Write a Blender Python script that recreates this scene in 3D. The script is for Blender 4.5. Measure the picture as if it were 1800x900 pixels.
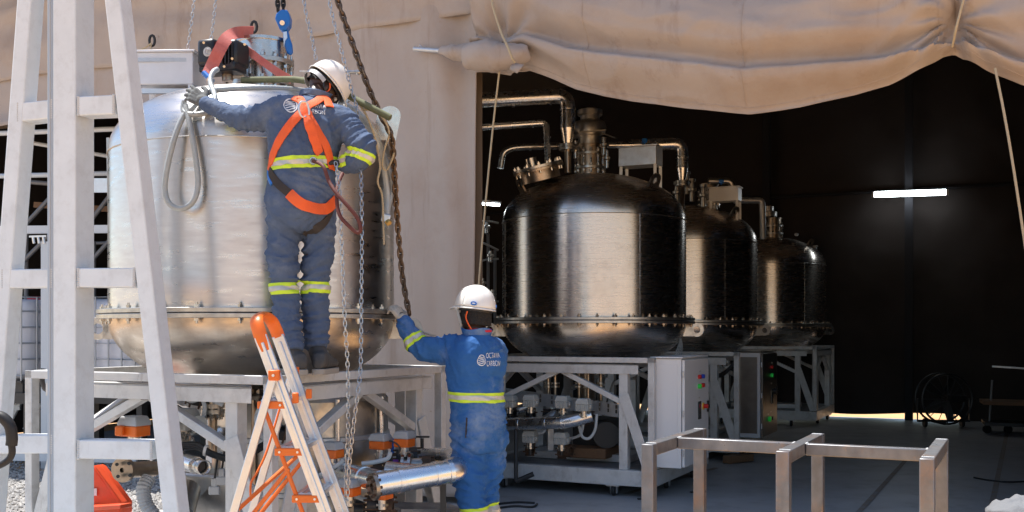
import bpy, bmesh, math, random
from mathutils import Vector, Matrix, noise
from mathutils.bvhtree import BVHTree
V = Vector
R = math.radians
random.seed(7)
SC = bpy.context.scene
for o in list(bpy.data.objects):
    bpy.data.objects.remove(o)

# ---------------------------------------------------------------- camera
F, EYE, HY = 1800.0, 1.55, 583.0
cam_d = bpy.data.cameras.new('camera')
cam = bpy.data.objects.new('camera', cam_d)
SC.collection.objects.link(cam)
cam.location = (0, 0, EYE)
cam.rotation_euler = (R(90), 0, 0)
cam_d.sensor_width = 36
cam_d.lens = 36
cam_d.shift_y = (HY - 450) / 1800
cam_d.clip_start = .05
cam_d.clip_end = 3000
SC.camera = cam

# ---------------------------------------------------------------- world and sun
SUN_EL, SUN_AZ = 70.0, math.degrees(math.atan2(-.86, .46))     # azimuth measured from +Y towards +X
world = bpy.data.worlds.new('World')
SC.world = world
world.use_nodes = True
wn = world.node_tree
bg = wn.nodes['Background']
sky = wn.nodes.new('ShaderNodeTexSky')
sky.sky_type = 'NISHITA'
sky.sun_disc = False
sky.sun_elevation = R(SUN_EL)
sky.sun_rotation = R(SUN_AZ)
sky.air_density = 1.0
sky.dust_density = .8
sky.ozone_density = 1.0
bg.inputs['Strength'].default_value = .11
wn.links.new(sky.outputs[0], bg.inputs[0])
sun_d = bpy.data.lights.new('sun', 'SUN')
sun_d.energy = 4.2
sun_d.angle = R(.5)
sun_d.color = (1, .955, .89)
sun = bpy.data.objects.new('sun', sun_d)
SC.collection.objects.link(sun)
to_sun = V((math.sin(R(SUN_AZ)) * math.cos(R(SUN_EL)), math.cos(R(SUN_AZ)) * math.cos(R(SUN_EL)), math.sin(R(SUN_EL))))
sun.rotation_euler = to_sun.to_track_quat('Z', 'Y').to_euler()
sun.location = to_sun * 30
SC.view_settings.view_transform = 'Standard'
SC.view_settings.look = 'None'
SC.view_settings.exposure = 1.0
SC.view_settings.gamma = 1
SC.view_settings.use_curve_mapping = False
SC.render.engine = 'CYCLES'
SC.cycles.max_bounces = 8
SC.cycles.diffuse_bounces = 4
SC.cycles.glossy_bounces = 5
SC.cycles.sample_clamp_indirect = 6
SC.cycles.use_denoising = True

# ---------------------------------------------------------------- materials
def mat(name, col, rough=.6, metal=0., col2=None, scale=6., amount=.5, bump=0., bscale=40., rvar=0., stretch=(1, 1, 1), aniso=0.,
        spec=.5, emit=None, estr=0., stain=None, stain_scale=1.2, stain_amt=.5, coat=0., alpha=1., trans=0., detail=5.):
    m = bpy.data.materials.new(name)
    m.use_nodes = True
    nt = m.node_tree
    b = nt.nodes['Principled BSDF']
    N = lambda t: nt.nodes.new(t)
    L = nt.links.new
    b.inputs['Roughness'].default_value = rough
    b.inputs['Metallic'].default_value = metal
    b.inputs['Specular IOR Level'].default_value = spec
    if coat: b.inputs['Coat Weight'].default_value = coat
    if alpha < 1: b.inputs['Alpha'].default_value = alpha
    if trans: b.inputs['Transmission Weight'].default_value = trans
    c = (*col, 1)
    b.inputs['Base Color'].default_value = c
    if emit:
        b.inputs['Emission Color'].default_value = (*emit, 1)
        b.inputs['Emission Strength'].default_value = estr
    tc = N('ShaderNodeTexCoord')
    mp = N('ShaderNodeMapping')
    mp.inputs['Scale'].default_value = stretch
    L(tc.outputs['Object'], mp.inputs['Vector'])
    last = None
    if col2 or rvar:
        n = N('ShaderNodeTexNoise')
        n.inputs['Scale'].default_value = scale
        n.inputs['Detail'].default_value = detail
        n.inputs['Roughness'].default_value = .62
        L(mp.outputs[0], n.inputs['Vector'])
        if col2:
            rp = N('ShaderNodeValToRGB')
            rp.color_ramp.elements[0].position = .5 - amount * .5
            rp.color_ramp.elements[1].position = .5 + amount * .5
            rp.color_ramp.elements[0].color = c
            rp.color_ramp.elements[1].color = (*col2, 1)
            L(n.outputs['Fac'], rp.inputs[0])
            last = rp.outputs[0]
        if rvar:
            mr = N('ShaderNodeMapRange')
            mr.inputs['From Min'].default_value = .3
            mr.inputs['From Max'].default_value = .7
            mr.inputs['To Min'].default_value = max(.02, rough - rvar)
            mr.inputs['To Max'].default_value = rough + rvar
            L(n.outputs['Fac'], mr.inputs['Value'])
            L(mr.outputs[0], b.inputs['Roughness'])
    if stain:
        n2 = N('ShaderNodeTexNoise')
        n2.inputs['Scale'].default_value = stain_scale
        n2.inputs['Detail'].default_value = 8
        n2.inputs['Roughness'].default_value = .7
        L(tc.outputs['Object'], n2.inputs['Vector'])
        mr2 = N('ShaderNodeMapRange')
        mr2.inputs['From Min'].default_value = .5
        mr2.inputs['From Max'].default_value = .72
        mr2.inputs['To Max'].default_value = stain_amt
        L(n2.outputs['Fac'], mr2.inputs['Value'])
        mx = N('ShaderNodeMix')
        mx.data_type = 'RGBA'
        L(mr2.outputs[0], mx.inputs['Factor'])
        if last: L(last, mx.inputs['A'])
        else: mx.inputs['A'].default_value = c
        mx.inputs['B'].default_value = (*stain, 1)
        last = mx.outputs['Result']
    if last: L(last, b.inputs['Base Color'])
    if bump:
        n3 = N('ShaderNodeTexNoise')
        n3.inputs['Scale'].default_value = bscale
        n3.inputs['Detail'].default_value = 6
        L(mp.outputs[0], n3.inputs['Vector'])
        bp = N('ShaderNodeBump')
        bp.inputs['Strength'].default_value = bump
        bp.inputs['Distance'].default_value = .02
        L(n3.outputs['Fac'], bp.inputs['Height'])
        L(bp.outputs[0], b.inputs['Normal'])
    if aniso:
        tg = N('ShaderNodeTangent')
        tg.direction_type = 'RADIAL'
        tg.axis = 'Z'
        b.inputs['Anisotropic'].default_value = aniso
        b.inputs['Anisotropic Rotation'].default_value = .25
        L(tg.outputs[0], b.inputs['Tangent'])
    return m

M = {}
M['canvas'] = mat('canvas', (.42, .362, .325), .82, col2=(.37, .315, .28), scale=1.3, amount=.5, bump=.22, bscale=13, stain=(.30, .20, .13), stain_scale=.8, stain_amt=.5)
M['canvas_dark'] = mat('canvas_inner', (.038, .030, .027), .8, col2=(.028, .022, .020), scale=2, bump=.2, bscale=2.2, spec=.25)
M['canvas_roof'] = mat('canvas_roof', (.16, .115, .08), .8)  # underside lightened to brown so the dark tanks have something to reflect
M['lining'] = mat('brown_lining', (.20, .145, .10), .8, col2=(.16, .115, .08), scale=2)  # lightened brown stands in for glow through the canvas, mirrored in the tanks
M['gantry'] = mat('gantry_paint', (.72, .755, .78), .42, col2=(.65, .685, .71), scale=7, amount=.4, bump=.03, bscale=30, stain=(.30, .27, .24), stain_scale=11, stain_amt=.22, rvar=.1)
M['weld'] = mat('weld_bead', (.6, .61, .61), .5, bump=.6, bscale=120)
M['stand'] = mat('stand_paint', (.66, .66, .65), .38, metal=.15, col2=(.55, .55, .545), scale=9, amount=.5, stain=(.25, .22, .19), stain_scale=5, stain_amt=.5, rvar=.1)
M['box_paint'] = mat('box_paint', (.74, .75, .78), .4, metal=.2, col2=(.66, .67, .70), scale=9, rvar=.08)
M['stand_deck'] = mat('stand_deck', (.30, .31, .33), .45, metal=.5, col2=(.22, .23, .25), scale=5, rvar=.12)
M['ss_bright'] = mat('brushed_steel', (.69, .67, .655), .33, metal=1, col2=(.60, .58, .565), scale=5, amount=.5, rvar=.10, stretch=(1, 1, 7), aniso=.75, bump=.012, bscale=18, stain=(.58, .54, .49), stain_scale=2.4, stain_amt=.4)
M['ss_bowl'] = mat('bowl_steel', (.60, .53, .45), .33, metal=1, col2=(.47, .40, .33), scale=6, amount=.5, rvar=.1, stretch=(1, 1, 4), aniso=.3, stain=(.30, .24, .19), stain_scale=3.4, stain_amt=.65)  # browner than the shell: shade and ground bounce put into the colour
M['ss_dark'] = mat('polished_steel', (.68, .61, .54), .27, metal=1, col2=(.63, .565, .50), scale=5, amount=.95, rvar=.015, stretch=(.8, .8, 8), aniso=.8, bump=.003, bscale=14, stain=(.24, .20, .17), stain_scale=3, stain_amt=.4)
M['ss'] = mat('stainless', (.62, .60, .57), .27, metal=1, col2=(.5, .48, .45), scale=14, rvar=.08)
M['ss_flange'] = mat('flange_steel', (.55, .53, .50), .36, metal=1, col2=(.42, .40, .37), scale=20, rvar=.08)
M['ss_warm'] = mat('warm_steel', (.45, .37, .29), .35, metal=1, col2=(.33, .26, .2), scale=16, rvar=.1)
M['clad'] = mat('pipe_cladding', (.86, .86, .86), .27, metal=1, col2=(.78, .78, .78), scale=9, bump=.025, bscale=22, rvar=.06)
M['galv'] = mat('galvanised', (.60, .62, .64), .45, metal=.75, col2=(.5, .52, .55), scale=22, rvar=.12)
M['alu'] = mat('aluminium', (.74, .75, .77), .33, metal=.9, col2=(.66, .67, .69), scale=20, rvar=.06)
M['mast_strip'] = mat('mast_strip', (.40, .46, .53), .45, col2=(.36, .42, .49), scale=6)  # set darker so the colour carries the shade of the recess
M['zinc'] = mat('zinc_chain', (.50, .50, .50), .32, metal=.9)
M['rawsteel'] = mat('raw_steel', (.245, .255, .28), .36, metal=.5, col2=(.155, .152, .155), scale=11, amount=.55, stretch=(1, 1, .6), bump=.05, bscale=40, rvar=.1, stain=(.36, .20, .11), stain_scale=3.2, stain_amt=.5)
M['rustchain'] = mat('brown_chain', (.20, .135, .085), .42, metal=.75, col2=(.10, .065, .045), scale=60)
M['blackchain'] = mat('black_chain', (.03, .03, .03), .45, metal=.6)
M['rust'] = mat('rusty_iron', (.15, .085, .05), .7, metal=.3, col2=(.06, .04, .03), scale=30)
M['black'] = mat('black_plastic', (.018, .018, .02), .38)
M['rubber'] = mat('black_rubber', (.014, .014, .015), .55)
M['tentpost'] = mat('tent_post', (.022, .022, .026), .7, spec=.2)
M['darkmetal'] = mat('dark_metal', (.045, .043, .042), .5, metal=.4)
M['orange'] = mat('orange_plastic', (.86, .17, .012), .38, col2=(.78, .15, .015), scale=8)
M['orangered'] = mat('orange_red_paint', (.80, .085, .02), .4, col2=(.68, .07, .02), scale=7, stain=(.35, .12, .06), stain_scale=6, stain_amt=.4)
M['actgrey'] = mat('grey_cover', (.42, .43, .44), .45)
M['actlight'] = mat('pale_grey_cast', (.45, .455, .43), .5, col2=(.38, .385, .36), scale=18)
M['white'] = mat('white_plastic', (.82, .81, .78), .3, coat=.3)
M['cabinet'] = mat('cabinet_paint', (.74, .74, .74), .36)
M['cabinet_dark'] = mat('cabinet_steel', (.20, .19, .18), .3, metal=.9, col2=(.15, .14, .13), scale=12)
M['cabinet_side'] = mat('cabinet_side', (.45, .46, .48), .38)
M['blue'] = mat('blue_paint', (.005, .14, .52), .35, coat=.3)

M['strap_red'] = mat('faded_red_webbing', (.55, .11, .09), .8, col2=(.60, .22, .19), scale=9, bump=.2, bscale=120)
M['strap_orange'] = mat('orange_webbing', (.90, .14, .025), .65, col2=(.82, .11, .02), scale=12, bump=.2, bscale=150)
M['strap_maroon'] = mat('maroon_lanyard', (.11, .028, .022), .7)
M['strap_black'] = mat('black_webbing', (.035, .028, .025), .75)
M['hose'] = mat('grey_hose', (.45, .475, .47), .42, metal=.25, col2=(.37, .39, .39), scale=30, stretch=(1, 1, 1), bump=.2, bscale=160)
M['hose_light'] = mat('ribbed_conduit', (.50, .53, .54), .45)
M['rope'] = mat('fibre_rope', (.48, .40, .27), .85, bump=.5, bscale=120)
M['olive'] = mat('olive_sling', (.16, .165, .085), .8, col2=(.11, .12, .06), scale=14)
M['denim'] = mat('denim_navy', (.052, .085, .165), .82, col2=(.11, .15, .23), scale=3.5, amount=.6, bump=.6, bscale=26, stain=(.22, .26, .33), stain_scale=4.2, stain_amt=.6, spec=.25)  # pale patches are worn cloth plus painted-in sun highlights
M['bluecloth'] = mat('blue_drill', (.020, .105, .33), .8, col2=(.045, .145, .36), scale=3.0, amount=.6, bump=.55, bscale=26, stain=(.26, .34, .46), stain_scale=2.2, stain_amt=.85, spec=.25)
M['lime'] = mat('lime_tape', (.62, .85, .04), .55)
M['silver'] = mat('silver_tape', (.62, .61, .57), .38, metal=.2, col2=(.52, .51, .47), scale=40)
M['skin'] = mat('dark_skin', (.075, .037, .024), .42, col2=(.055, .026, .017), scale=9, bump=.05, bscale=60)
M['hair'] = mat('black_hair', (.012, .010, .009), .75, bump=.6, bscale=120)
M['glove'] = mat('grey_knit_glove', (.15, .155, .155), .85, col2=(.09, .095, .095), scale=20, bump=.3, bscale=180)
M['glove_black'] = mat('black_palm_coat', (.02, .02, .02), .6)
M['glove_white'] = mat('cream_knit_glove', (.62, .56, .47), .85, col2=(.5, .45, .37), scale=20, bump=.3, bscale=180)
M['helmet'] = mat('white_shell', (.84, .82, .77), .27, coat=.4)
M['boot'] = mat('scuffed_black_leather', (.035, .034, .034), .6, col2=(.085, .08, .075), scale=10, bump=.2, bscale=50)
M['sole'] = mat('pale_sole', (.30, .28, .25), .8)
M['textwhite'] = mat('white_print', (.72, .74, .76), .6)
M['eye'] = mat('eye_white', (.7, .68, .64), .25)
M['red'] = mat('red_cloth', (.55, .02, .05), .7)
M['tote'] = mat('tote_plastic', (.62, .62, .66), .35, col2=(.56, .56, .60), scale=4)
M['cage'] = mat('cage_zinc', (.42, .44, .47), .4, metal=.7)
M['scaf'] = mat('scaffold_paint', (.58, .61, .64), .45)
M['scafdark'] = mat('scaffold_dull', (.20, .20, .205), .5, metal=.4)
M['wood'] = mat('plank_wood', (.22, .12, .06), .7, col2=(.15, .08, .04), scale=8, stretch=(1, 10, 10))
M['cloth_grey'] = mat('grey_rag', (.16, .165, .175), .9, bump=.3, bscale=40)
M['purple'] = mat('purple_tape', (.22, .04, .40), .5)
M['bulb'] = mat('tube_glow', (.9, .95, 1), .3, emit=(.86, .95, 1), estr=9)
M['led_red'] = mat('red_button', (.55, .02, .015), .3, emit=(1, .05, .02), estr=.0)
M['led_green'] = mat('green_lamp', (.02, .5, .06), .3, emit=(.05, 1, .15), estr=.03)
M['led_blue'] = mat('blue_button', (.02, .07, .5), .3)
M['yellow'] = mat('yellow_plate', (.85, .55, .02), .4)
M['screen'] = mat('panel_screen', (.05, .065, .07), .15)
M['brass'] = mat('brass', (.6, .42, .15), .3, metal=1)
M['earth'] = mat('earth', (.60, .36, .165), .95, col2=(.52, .30, .135), scale=.7, amount=.6)
M['gravel'] = mat('gravel', (.47, .45, .42), .9, col2=(.24, .23, .225), scale=26, amount=.32, bump=1.0, bscale=32, detail=3)
M['stone'] = mat('stone', (.46, .44, .41), .85, col2=(.28, .27, .26), scale=3.3, amount=.4)
M['slab'] = mat('slab', (.42, .42, .425), .42, col2=(.35, .35, .355), scale=1.4, amount=.6, rvar=.1, bump=.03, bscale=30, stain=(.20, .185, .17), stain_scale=2.6, stain_amt=.7)
M['floorline'] = mat('worn_floor_paint', (.27, .19, .12), .7, col2=(.29, .28, .28), scale=6, amount=.5)
M['leaf'] = mat('foliage', (.045, .075, .025), .7, col2=(.09, .12, .04), scale=3)
M['bark'] = mat('bark', (.12, .085, .06), .85)
M['container'] = mat('container_paint', (.10, .13, .17), .5)
M['paint_wall'] = mat('plaster', (.42, .36, .29), .85)

def add_drips(m, col, scale, lo, hi, amt):
    """long vertical dirt streaks with sharp creases of cloth under them"""
    nt = m.node_tree
    b = nt.nodes['Principled BSDF']
    src = b.inputs['Base Color'].links[0].from_socket
    tc = nt.nodes.new('ShaderNodeTexCoord')
    mp = nt.nodes.new('ShaderNodeMapping'); mp.inputs['Scale'].default_value = scale
    n = nt.nodes.new('ShaderNodeTexNoise'); n.inputs['Scale'].default_value = 1; n.inputs['Detail'].default_value = 7; n.inputs['Roughness'].default_value = .65
    mr = nt.nodes.new('ShaderNodeMapRange')
    mr.inputs['From Min'].default_value = lo; mr.inputs['From Max'].default_value = hi; mr.inputs['To Max'].default_value = amt
    mx = nt.nodes.new('ShaderNodeMix'); mx.data_type = 'RGBA'
    mx.inputs['B'].default_value = (*col, 1)
    L = nt.links.new
    L(tc.outputs['Object'], mp.inputs['Vector']); L(mp.outputs[0], n.inputs['Vector']); L(n.outputs['Fac'], mr.inputs['Value'])
    L(mr.outputs[0], mx.inputs['Factor']); L(src, mx.inputs['A']); L(mx.outputs['Result'], b.inputs['Base Color'])
def add_creases(m, scale, strength, dist):
    """fine sharp cloth creases on top of the bump a material already has"""
    nt = m.node_tree
    b = nt.nodes['Principled BSDF']
    tc = nt.nodes.new('ShaderNodeTexCoord')
    mp = nt.nodes.new('ShaderNodeMapping'); mp.inputs['Scale'].default_value = scale; mp.inputs['Rotation'].default_value = (0, R(24), 0)
    n = nt.nodes.new('ShaderNodeTexNoise')
    n.noise_type = 'RIDGED_MULTIFRACTAL'
    n.inputs['Scale'].default_value = 1; n.inputs['Detail'].default_value = 4; n.inputs['Distortion'].default_value = .4
    bp = nt.nodes.new('ShaderNodeBump'); bp.inputs['Strength'].default_value = strength; bp.inputs['Distance'].default_value = dist
    L = nt.links.new
    old = b.inputs['Normal'].links[0].from_socket
    L(tc.outputs['Object'], mp.inputs['Vector']); L(mp.outputs[0], n.inputs['Vector']); L(n.outputs['Fac'], bp.inputs['Height'])
    L(old, bp.inputs['Normal']); L(bp.outputs[0], b.inputs['Normal'])
add_creases(M['canvas'], (1.1, 1.1, 2.2), .30, .03)
add_creases(M['denim'], (7, 7, 16), .35, .012)
add_creases(M['bluecloth'], (7, 7, 16), .35, .012)
add_drips(M['canvas'], (.23, .16, .115), (5, 5, .45), .56, .74, .6)
add_drips(M['canvas'], (.20, .12, .075), (9, 9, 9), .68, .76, .55)
add_drips(M['gantry'], (.30, .25, .21), (14, 14, 1.6), .62, .78, .25)
add_drips(M['stand'], (.26, .22, .18), (16, 16, 5), .60, .74, .5)
add_drips(M['slab'], (.42, .40, .37), (1.2, 3.5, 1), .52, .74, .6)
add_drips(M['rawsteel'], (.42, .26, .15), (6, 6, 6), .60, .70, .5)
add_drips(M['orange'], (.45, .22, .09), (22, 22, 22), .60, .72, .35)

# ---------------------------------------------------------------- objects
WM = {}
def register(o, parent, loc, rz):
    m = Matrix.Translation(loc) @ Matrix.Rotation(rz, 4, 'Z')
    if parent is not None:
        o.parent = parent
        WM[o] = WM[parent] @ m
    else:
        WM[o] = m
    o.location = loc
    o.rotation_euler = (0, 0, rz)

def tag(o, label=None, cat=None, group=None, kind=None):
    if label: o['label'] = label
    if cat: o['category'] = cat
    if group: o['group'] = group
    if kind: o['kind'] = kind
    return o

def thing(name, label, cat, loc=(0, 0, 0), rz=0., group=None):
    o = bpy.data.objects.new(name, None)
    SC.collection.objects.link(o)
    o.empty_display_size = .1
    register(o, None, V(loc), rz)
    return tag(o, label, cat, group)

class MB:
    def __init__(s):
        s.v, s.f, s.mi, s.cur = [], [], [], 0
    def add(s, vs, fs, mi=None):
        b = len(s.v)
        s.v += [V(p) for p in vs]
        s.f += [[i + b for i in f] for f in fs]
        s.mi += [s.cur if mi is None else mi] * len(fs)
        return s
    def box(s, c, size, rot=None):
        hx, hy, hz = size[0] / 2, size[1] / 2, size[2] / 2
        vs = [V((x, y, z)) for x in (-hx, hx) for y in (-hy, hy) for z in (-hz, hz)]
        if rot is not None: vs = [rot @ p for p in vs]
        c = V(c)
        return s.add([p + c for p in vs], [(0, 1, 3, 2), (4, 6, 7, 5), (0, 4, 5, 1), (2, 3, 7, 6), (0, 2, 6, 4), (1, 5, 7, 3)])
    def beam(s, p0, p1, w, h, up=(0, 0, 1)):
        p0, p1 = V(p0), V(p1)
        d = (p1 - p0).normalized()
        x = d.cross(V(up))
        if x.length < 1e-4: x = d.cross(V((0, 1, 0)))
        x.normalize()
        y = x.cross(d).normalized()
        vs = []
        for p in (p0, p1):
            for a, b in ((-1, -1), (1, -1), (1, 1), (-1, 1)):
                vs.append(p + x * (a * w / 2) + y * (b * h / 2))
        return s.add(vs, [(3, 2, 1, 0), (4, 5, 6, 7), (0, 1, 5, 4), (1, 2, 6, 5), (2, 3, 7, 6), (3, 0, 4, 7)])
    def tube(s, pts, r, seg=10, closed=False, caps=True):
        pts = [V(p) for p in pts]
        n = len(pts)
        rr = r if isinstance(r, (list, tuple)) else [r] * n
        ref = None
        rings = []
        for i in range(n):
            if closed: d = pts[(i + 1) % n] - pts[i - 1]
            else: d = pts[min(i + 1, n - 1)] - pts[max(i - 1, 0)]
            if d.length < 1e-9: d = V((0, 0, 1))
            d.normalize()
            if ref is None:
                ref = d.cross(V((0, 0, 1)))
                if ref.length < .05: ref = d.cross(V((0, 1, 0)))
            ref = (ref - d * ref.dot(d))
            ref.normalize()
            up = d.cross(ref)
            rings.append([pts[i] + (ref * math.cos(a) + up * math.sin(a)) * rr[i] for a in [2 * math.pi * k / seg for k in range(seg)]])
        vs = [p for ring in rings for p in ring]
        fs = []
        m = n if closed else n - 1
        for i in range(m):
            a, b = i * seg, ((i + 1) % n) * seg
            for k in range(seg):
                fs.append((a + k, a + (k + 1) % seg, b + (k + 1) % seg, b + k))
        if caps and not closed:
            fs.append(tuple(reversed(range(seg))))
            fs.append(tuple(range((n - 1) * seg, n * seg)))
        return s.add(vs, fs)
    def cyl(s, p0, p1, r, seg=16, r1=None):
        return s.tube([p0, p1], [r, r if r1 is None else r1], seg)
    def lathe(s, prof, seg=64, o=(0, 0, 0), ax=(0, 0, 1), caps=True):
        o, ax = V(o), V(ax).normalized()
        x = ax.cross(V((0, 1, 0)))
        if x.length < .1: x = ax.cross(V((1, 0, 0)))
        x.normalize()
        y = ax.cross(x)
        vs, fs = [], []
        n = len(prof)
        for r, z in prof:
            for k in range(seg):
                a = 2 * math.pi * k / seg
                vs.append(o + ax * z + (x * math.cos(a) + y * math.sin(a)) * max(r, 1e-4))
        for i in range(n - 1):
            for k in range(seg):
                fs.append((i * seg + k, i * seg + (k + 1) % seg, (i + 1) * seg + (k + 1) % seg, (i + 1) * seg + k))
        if caps:
            fs.append(tuple(reversed(range(seg))))
            fs.append(tuple(range((n - 1) * seg, n * seg)))
        return s.add(vs, fs)
    def prism(s, poly, ext):
        n = len(poly)
        ext = V(ext)
        poly = [V(p) for p in poly]
        vs = poly + [p + ext for p in poly]
        fs = [tuple(reversed(range(n))), tuple(range(n, 2 * n))] + [(k, (k + 1) % n, n + (k + 1) % n, n + k) for k in range(n)]
        return s.add(vs, fs)
    def ring_plate(s, c, ux, uy, ro, ri, th, seg=24, foot=0., fw=None):
        """a lifting-eye plate: round head with a hole, foot running down by `foot` along -uy"""
        c, ux, uy = V(c), V(ux).normalized(), V(uy).normalized()
        n = ux.cross(uy) * th / 2
        vs, fs = [], []
        for sg in (-1, 1):
            for k in range(seg):
                a = 2 * math.pi * k / seg
                x, y = math.cos(a) * ro, math.sin(a) * ro
                if foot and y < 0:
                    t = -y / ro
                    x = math.copysign((fw or ro) * t + ro * (1 - t), x) if abs(x) > 1e-6 else x
                    x *= min(1, abs(math.cos(a)) * 2.2) if t > .9 else 1
                    y = -foot * min(1, t * 1.25)
                vs.append(c + ux * x + uy * y + n * sg)
            for k in range(seg):
                a = 2 * math.pi * k / seg
                vs.append(c + ux * math.cos(a) * ri + uy * math.sin(a) * ri + n * sg)
        for k in range(seg):
            j = (k + 1) % seg
            fs += [(k, seg + k, seg + j, j), (2 * seg + k, 2 * seg + j, 3 * seg + j, 3 * seg + k),
                   (k, j, 2 * seg + j, 2 * seg + k), (seg + k, 3 * seg + k, 3 * seg + j, seg + j)]
        return s.add(vs, fs)
    def sphere(s, c, r, su=14, sv=9, rot=None):
        c = V(c)
        r = V((r, r, r)) if not hasattr(r, '__len__') else V(r)
        vs, fs = [], []
        for j in range(1, sv):
            t = math.pi * j / sv
            for k in range(su):
                a = 2 * math.pi * k / su
                p = V((r.x * math.sin(t) * math.cos(a), r.y * math.sin(t) * math.sin(a), r.z * math.cos(t)))
                vs.append((rot @ p if rot else p) + c)
        for j in range(sv - 2):
            for k in range(su):
                fs.append((j * su + k, (j + 1) * su + k, (j + 1) * su + (k + 1) % su, j * su + (k + 1) % su))
        t, b = V((0, 0, r.z)), V((0, 0, -r.z))
        vs += [(rot @ t if rot else t) + c, (rot @ b if rot else b) + c]
        n = len(vs)
        for k in range(su):
            fs.append((n - 2, k, (k + 1) % su))
            fs.append((n - 1, (sv - 2) * su + (k + 1) % su, (sv - 2) * su + k))
        return s.add(vs, fs)
    def grid(s, nu, nv, fn):
        vs = [fn(i / nu, j / nv) for j in range(nv + 1) for i in range(nu + 1)]
        fs = [(j * (nu + 1) + i, j * (nu + 1) + i + 1, (j + 1) * (nu + 1) + i + 1, (j + 1) * (nu + 1) + i) for j in range(nv) for i in range(nu)]
        return s.add(vs, fs)
    def loft(s, rings):
        seg = len(rings[0])
        vs = [p for r in rings for p in r]
        fs = []
        for i in range(len(rings) - 1):
            for k in range(seg):
                fs.append((i * seg + k, i * seg + (k + 1) % seg, (i + 1) * seg + (k + 1) % seg, (i + 1) * seg + k))
        fs.append(tuple(reversed(range(seg))))
        fs.append(tuple(range((len(rings) - 1) * seg, len(rings) * seg)))
        return s.add(vs, fs)

def obj(name, mb, m, parent=None, loc=None, rz=0., world=True, smooth=35., bev=0., solid=0., fixn=True):
    """link the builder's shape as ONE mesh object. world=True: its points are world points"""
    o = bpy.data.objects.new(name, None if mb is None else bpy.data.meshes.new(name))
    SC.collection.objects.link(o)
    vs = mb.v
    if parent is not None:
        register(o, parent, V(loc) if loc is not None else V((0, 0, 0)), rz)
        if world:
            inv = WM[parent].inverted()
            if loc is None and len(vs):
                q = [inv @ p for p in vs]
                c = sum(q, V((0, 0, 0))) / len(q)
                register(o, parent, c, 0.)
            inv = WM[o].inverted()
            vs = [inv @ p for p in vs]
    else:
        if loc is None and world and len(vs):
            loc = V((sum(p.x for p in vs) / len(vs), sum(p.y for p in vs) / len(vs), min(p.z for p in vs)))
        register(o, None, V(loc) if loc is not None else V((0, 0, 0)), rz)
        if world:
            inv = WM[o].inverted()
            vs = [inv @ p for p in vs]
    me = o.data
    me.from_pydata([tuple(p) for p in vs], [], mb.f)
    ms = m if isinstance(m, (list, tuple)) else [m]
    for x in ms: me.materials.append(M[x] if isinstance(x, str) else x)
    for p, k in zip(me.polygons, mb.mi): p.material_index = k
    if fixn:
        bm = bmesh.new()
        bm.from_mesh(me)
        bmesh.ops.recalc_face_normals(bm, faces=bm.faces)
        bm.to_mesh(me)
        bm.free()
    if smooth:
        me.polygons.foreach_set('use_smooth', [True] * len(me.polygons))
        me.set_sharp_from_angle(angle=R(smooth))
    if bev:
        b = o.modifiers.new('bevel', 'BEVEL')
        b.width = bev
        b.segments = 2
        b.limit_method = 'ANGLE'
        b.angle_limit = R(40)
    if solid:
        b = o.modifiers.new('solid', 'SOLIDIFY')
        b.thickness = solid
        b.offset = 0
    return o

def dup(o, parent=None, loc=None, rz=None):
    """copy of a thing or part with copies of everything under it"""
    c = o.copy()
    SC.collection.objects.link(c)
    if parent is not None: c.parent = parent
    l = V(loc) if loc is not None else V(o.location)
    r = rz if rz is not None else o.rotation_euler.z
    m = Matrix.Translation(l) @ Matrix.Rotation(r, 4, 'Z')
    c.location = l
    c.rotation_euler.z = r
    WM[c] = (WM[c.parent] @ m) if c.parent else m
    for ch in list(o.children):
        if ch is not c: dup(ch, c)
    return c

def P(px, py, Y):
    return V(((px - 900) / F * Y, Y, EYE - (py - HY) / F * Y))
def pts(Y, *ps):
    return [P(p[0], p[1], p[2] if len(p) > 2 else Y) for p in ps]
def smoothline(ps, n=8):
    ps = [V(p) for p in ps]
    out = []
    for i in range(len(ps) - 1):
        p0, p1, p2, p3 = ps[max(i - 1, 0)], ps[i], ps[i + 1], ps[min(i + 2, len(ps) - 1)]
        for k in range(n):
            t = k / n
            out.append(.5 * ((2 * p1) + (p2 - p0) * t + (2 * p0 - 5 * p1 + 4 * p2 - p3) * t * t + (3 * p1 - p0 - 3 * p2 + p3) * t ** 3))
    out.append(ps[-1])
    return out
def resample(ps, step):
    out, acc = [ps[0].copy()], 0.
    for a, b in zip(ps, ps[1:]):
        d = (b - a).length
        while acc + d >= step:
            t = (step - acc) / d
            a = a.lerp(b, t)
            out.append(a.copy())
            d = (b - a).length
            acc = 0.
        acc += d
    return out
def fbm(p, octv=4):
    return noise.fractal(p, 1.0, 2.0, octv)

def chain(mb, path, pitch, r, w=None, seg=5, n=10):
    """interlocking oval links along a path"""
    q = resample(path, pitch)
    w = w or pitch * .34
    ln = pitch * .5 + r * 1.6
    for i in range(len(q) - 1):
        c = (q[i] + q[i + 1]) / 2
        d = (q[i + 1] - q[i]).normalized()
        x = d.cross(V((.31, .9, .12))).normalized()
        y = d.cross(x)
        a = (R(40) if i % 2 else R(130)) + random.uniform(-.15, .15)
        u = x * math.cos(a) + y * math.sin(a)
        loop = []
        for k in range(n):
            t = 2 * math.pi * k / n
            ct, st = math.cos(t), math.sin(t)
            loop.append(c + d * (ln * math.copysign(abs(ct) ** .75, ct)) + u * (w * math.copysign(abs(st) ** .8, st)))
        mb.tube(loop, r, seg, closed=True)
    return mb
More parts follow.
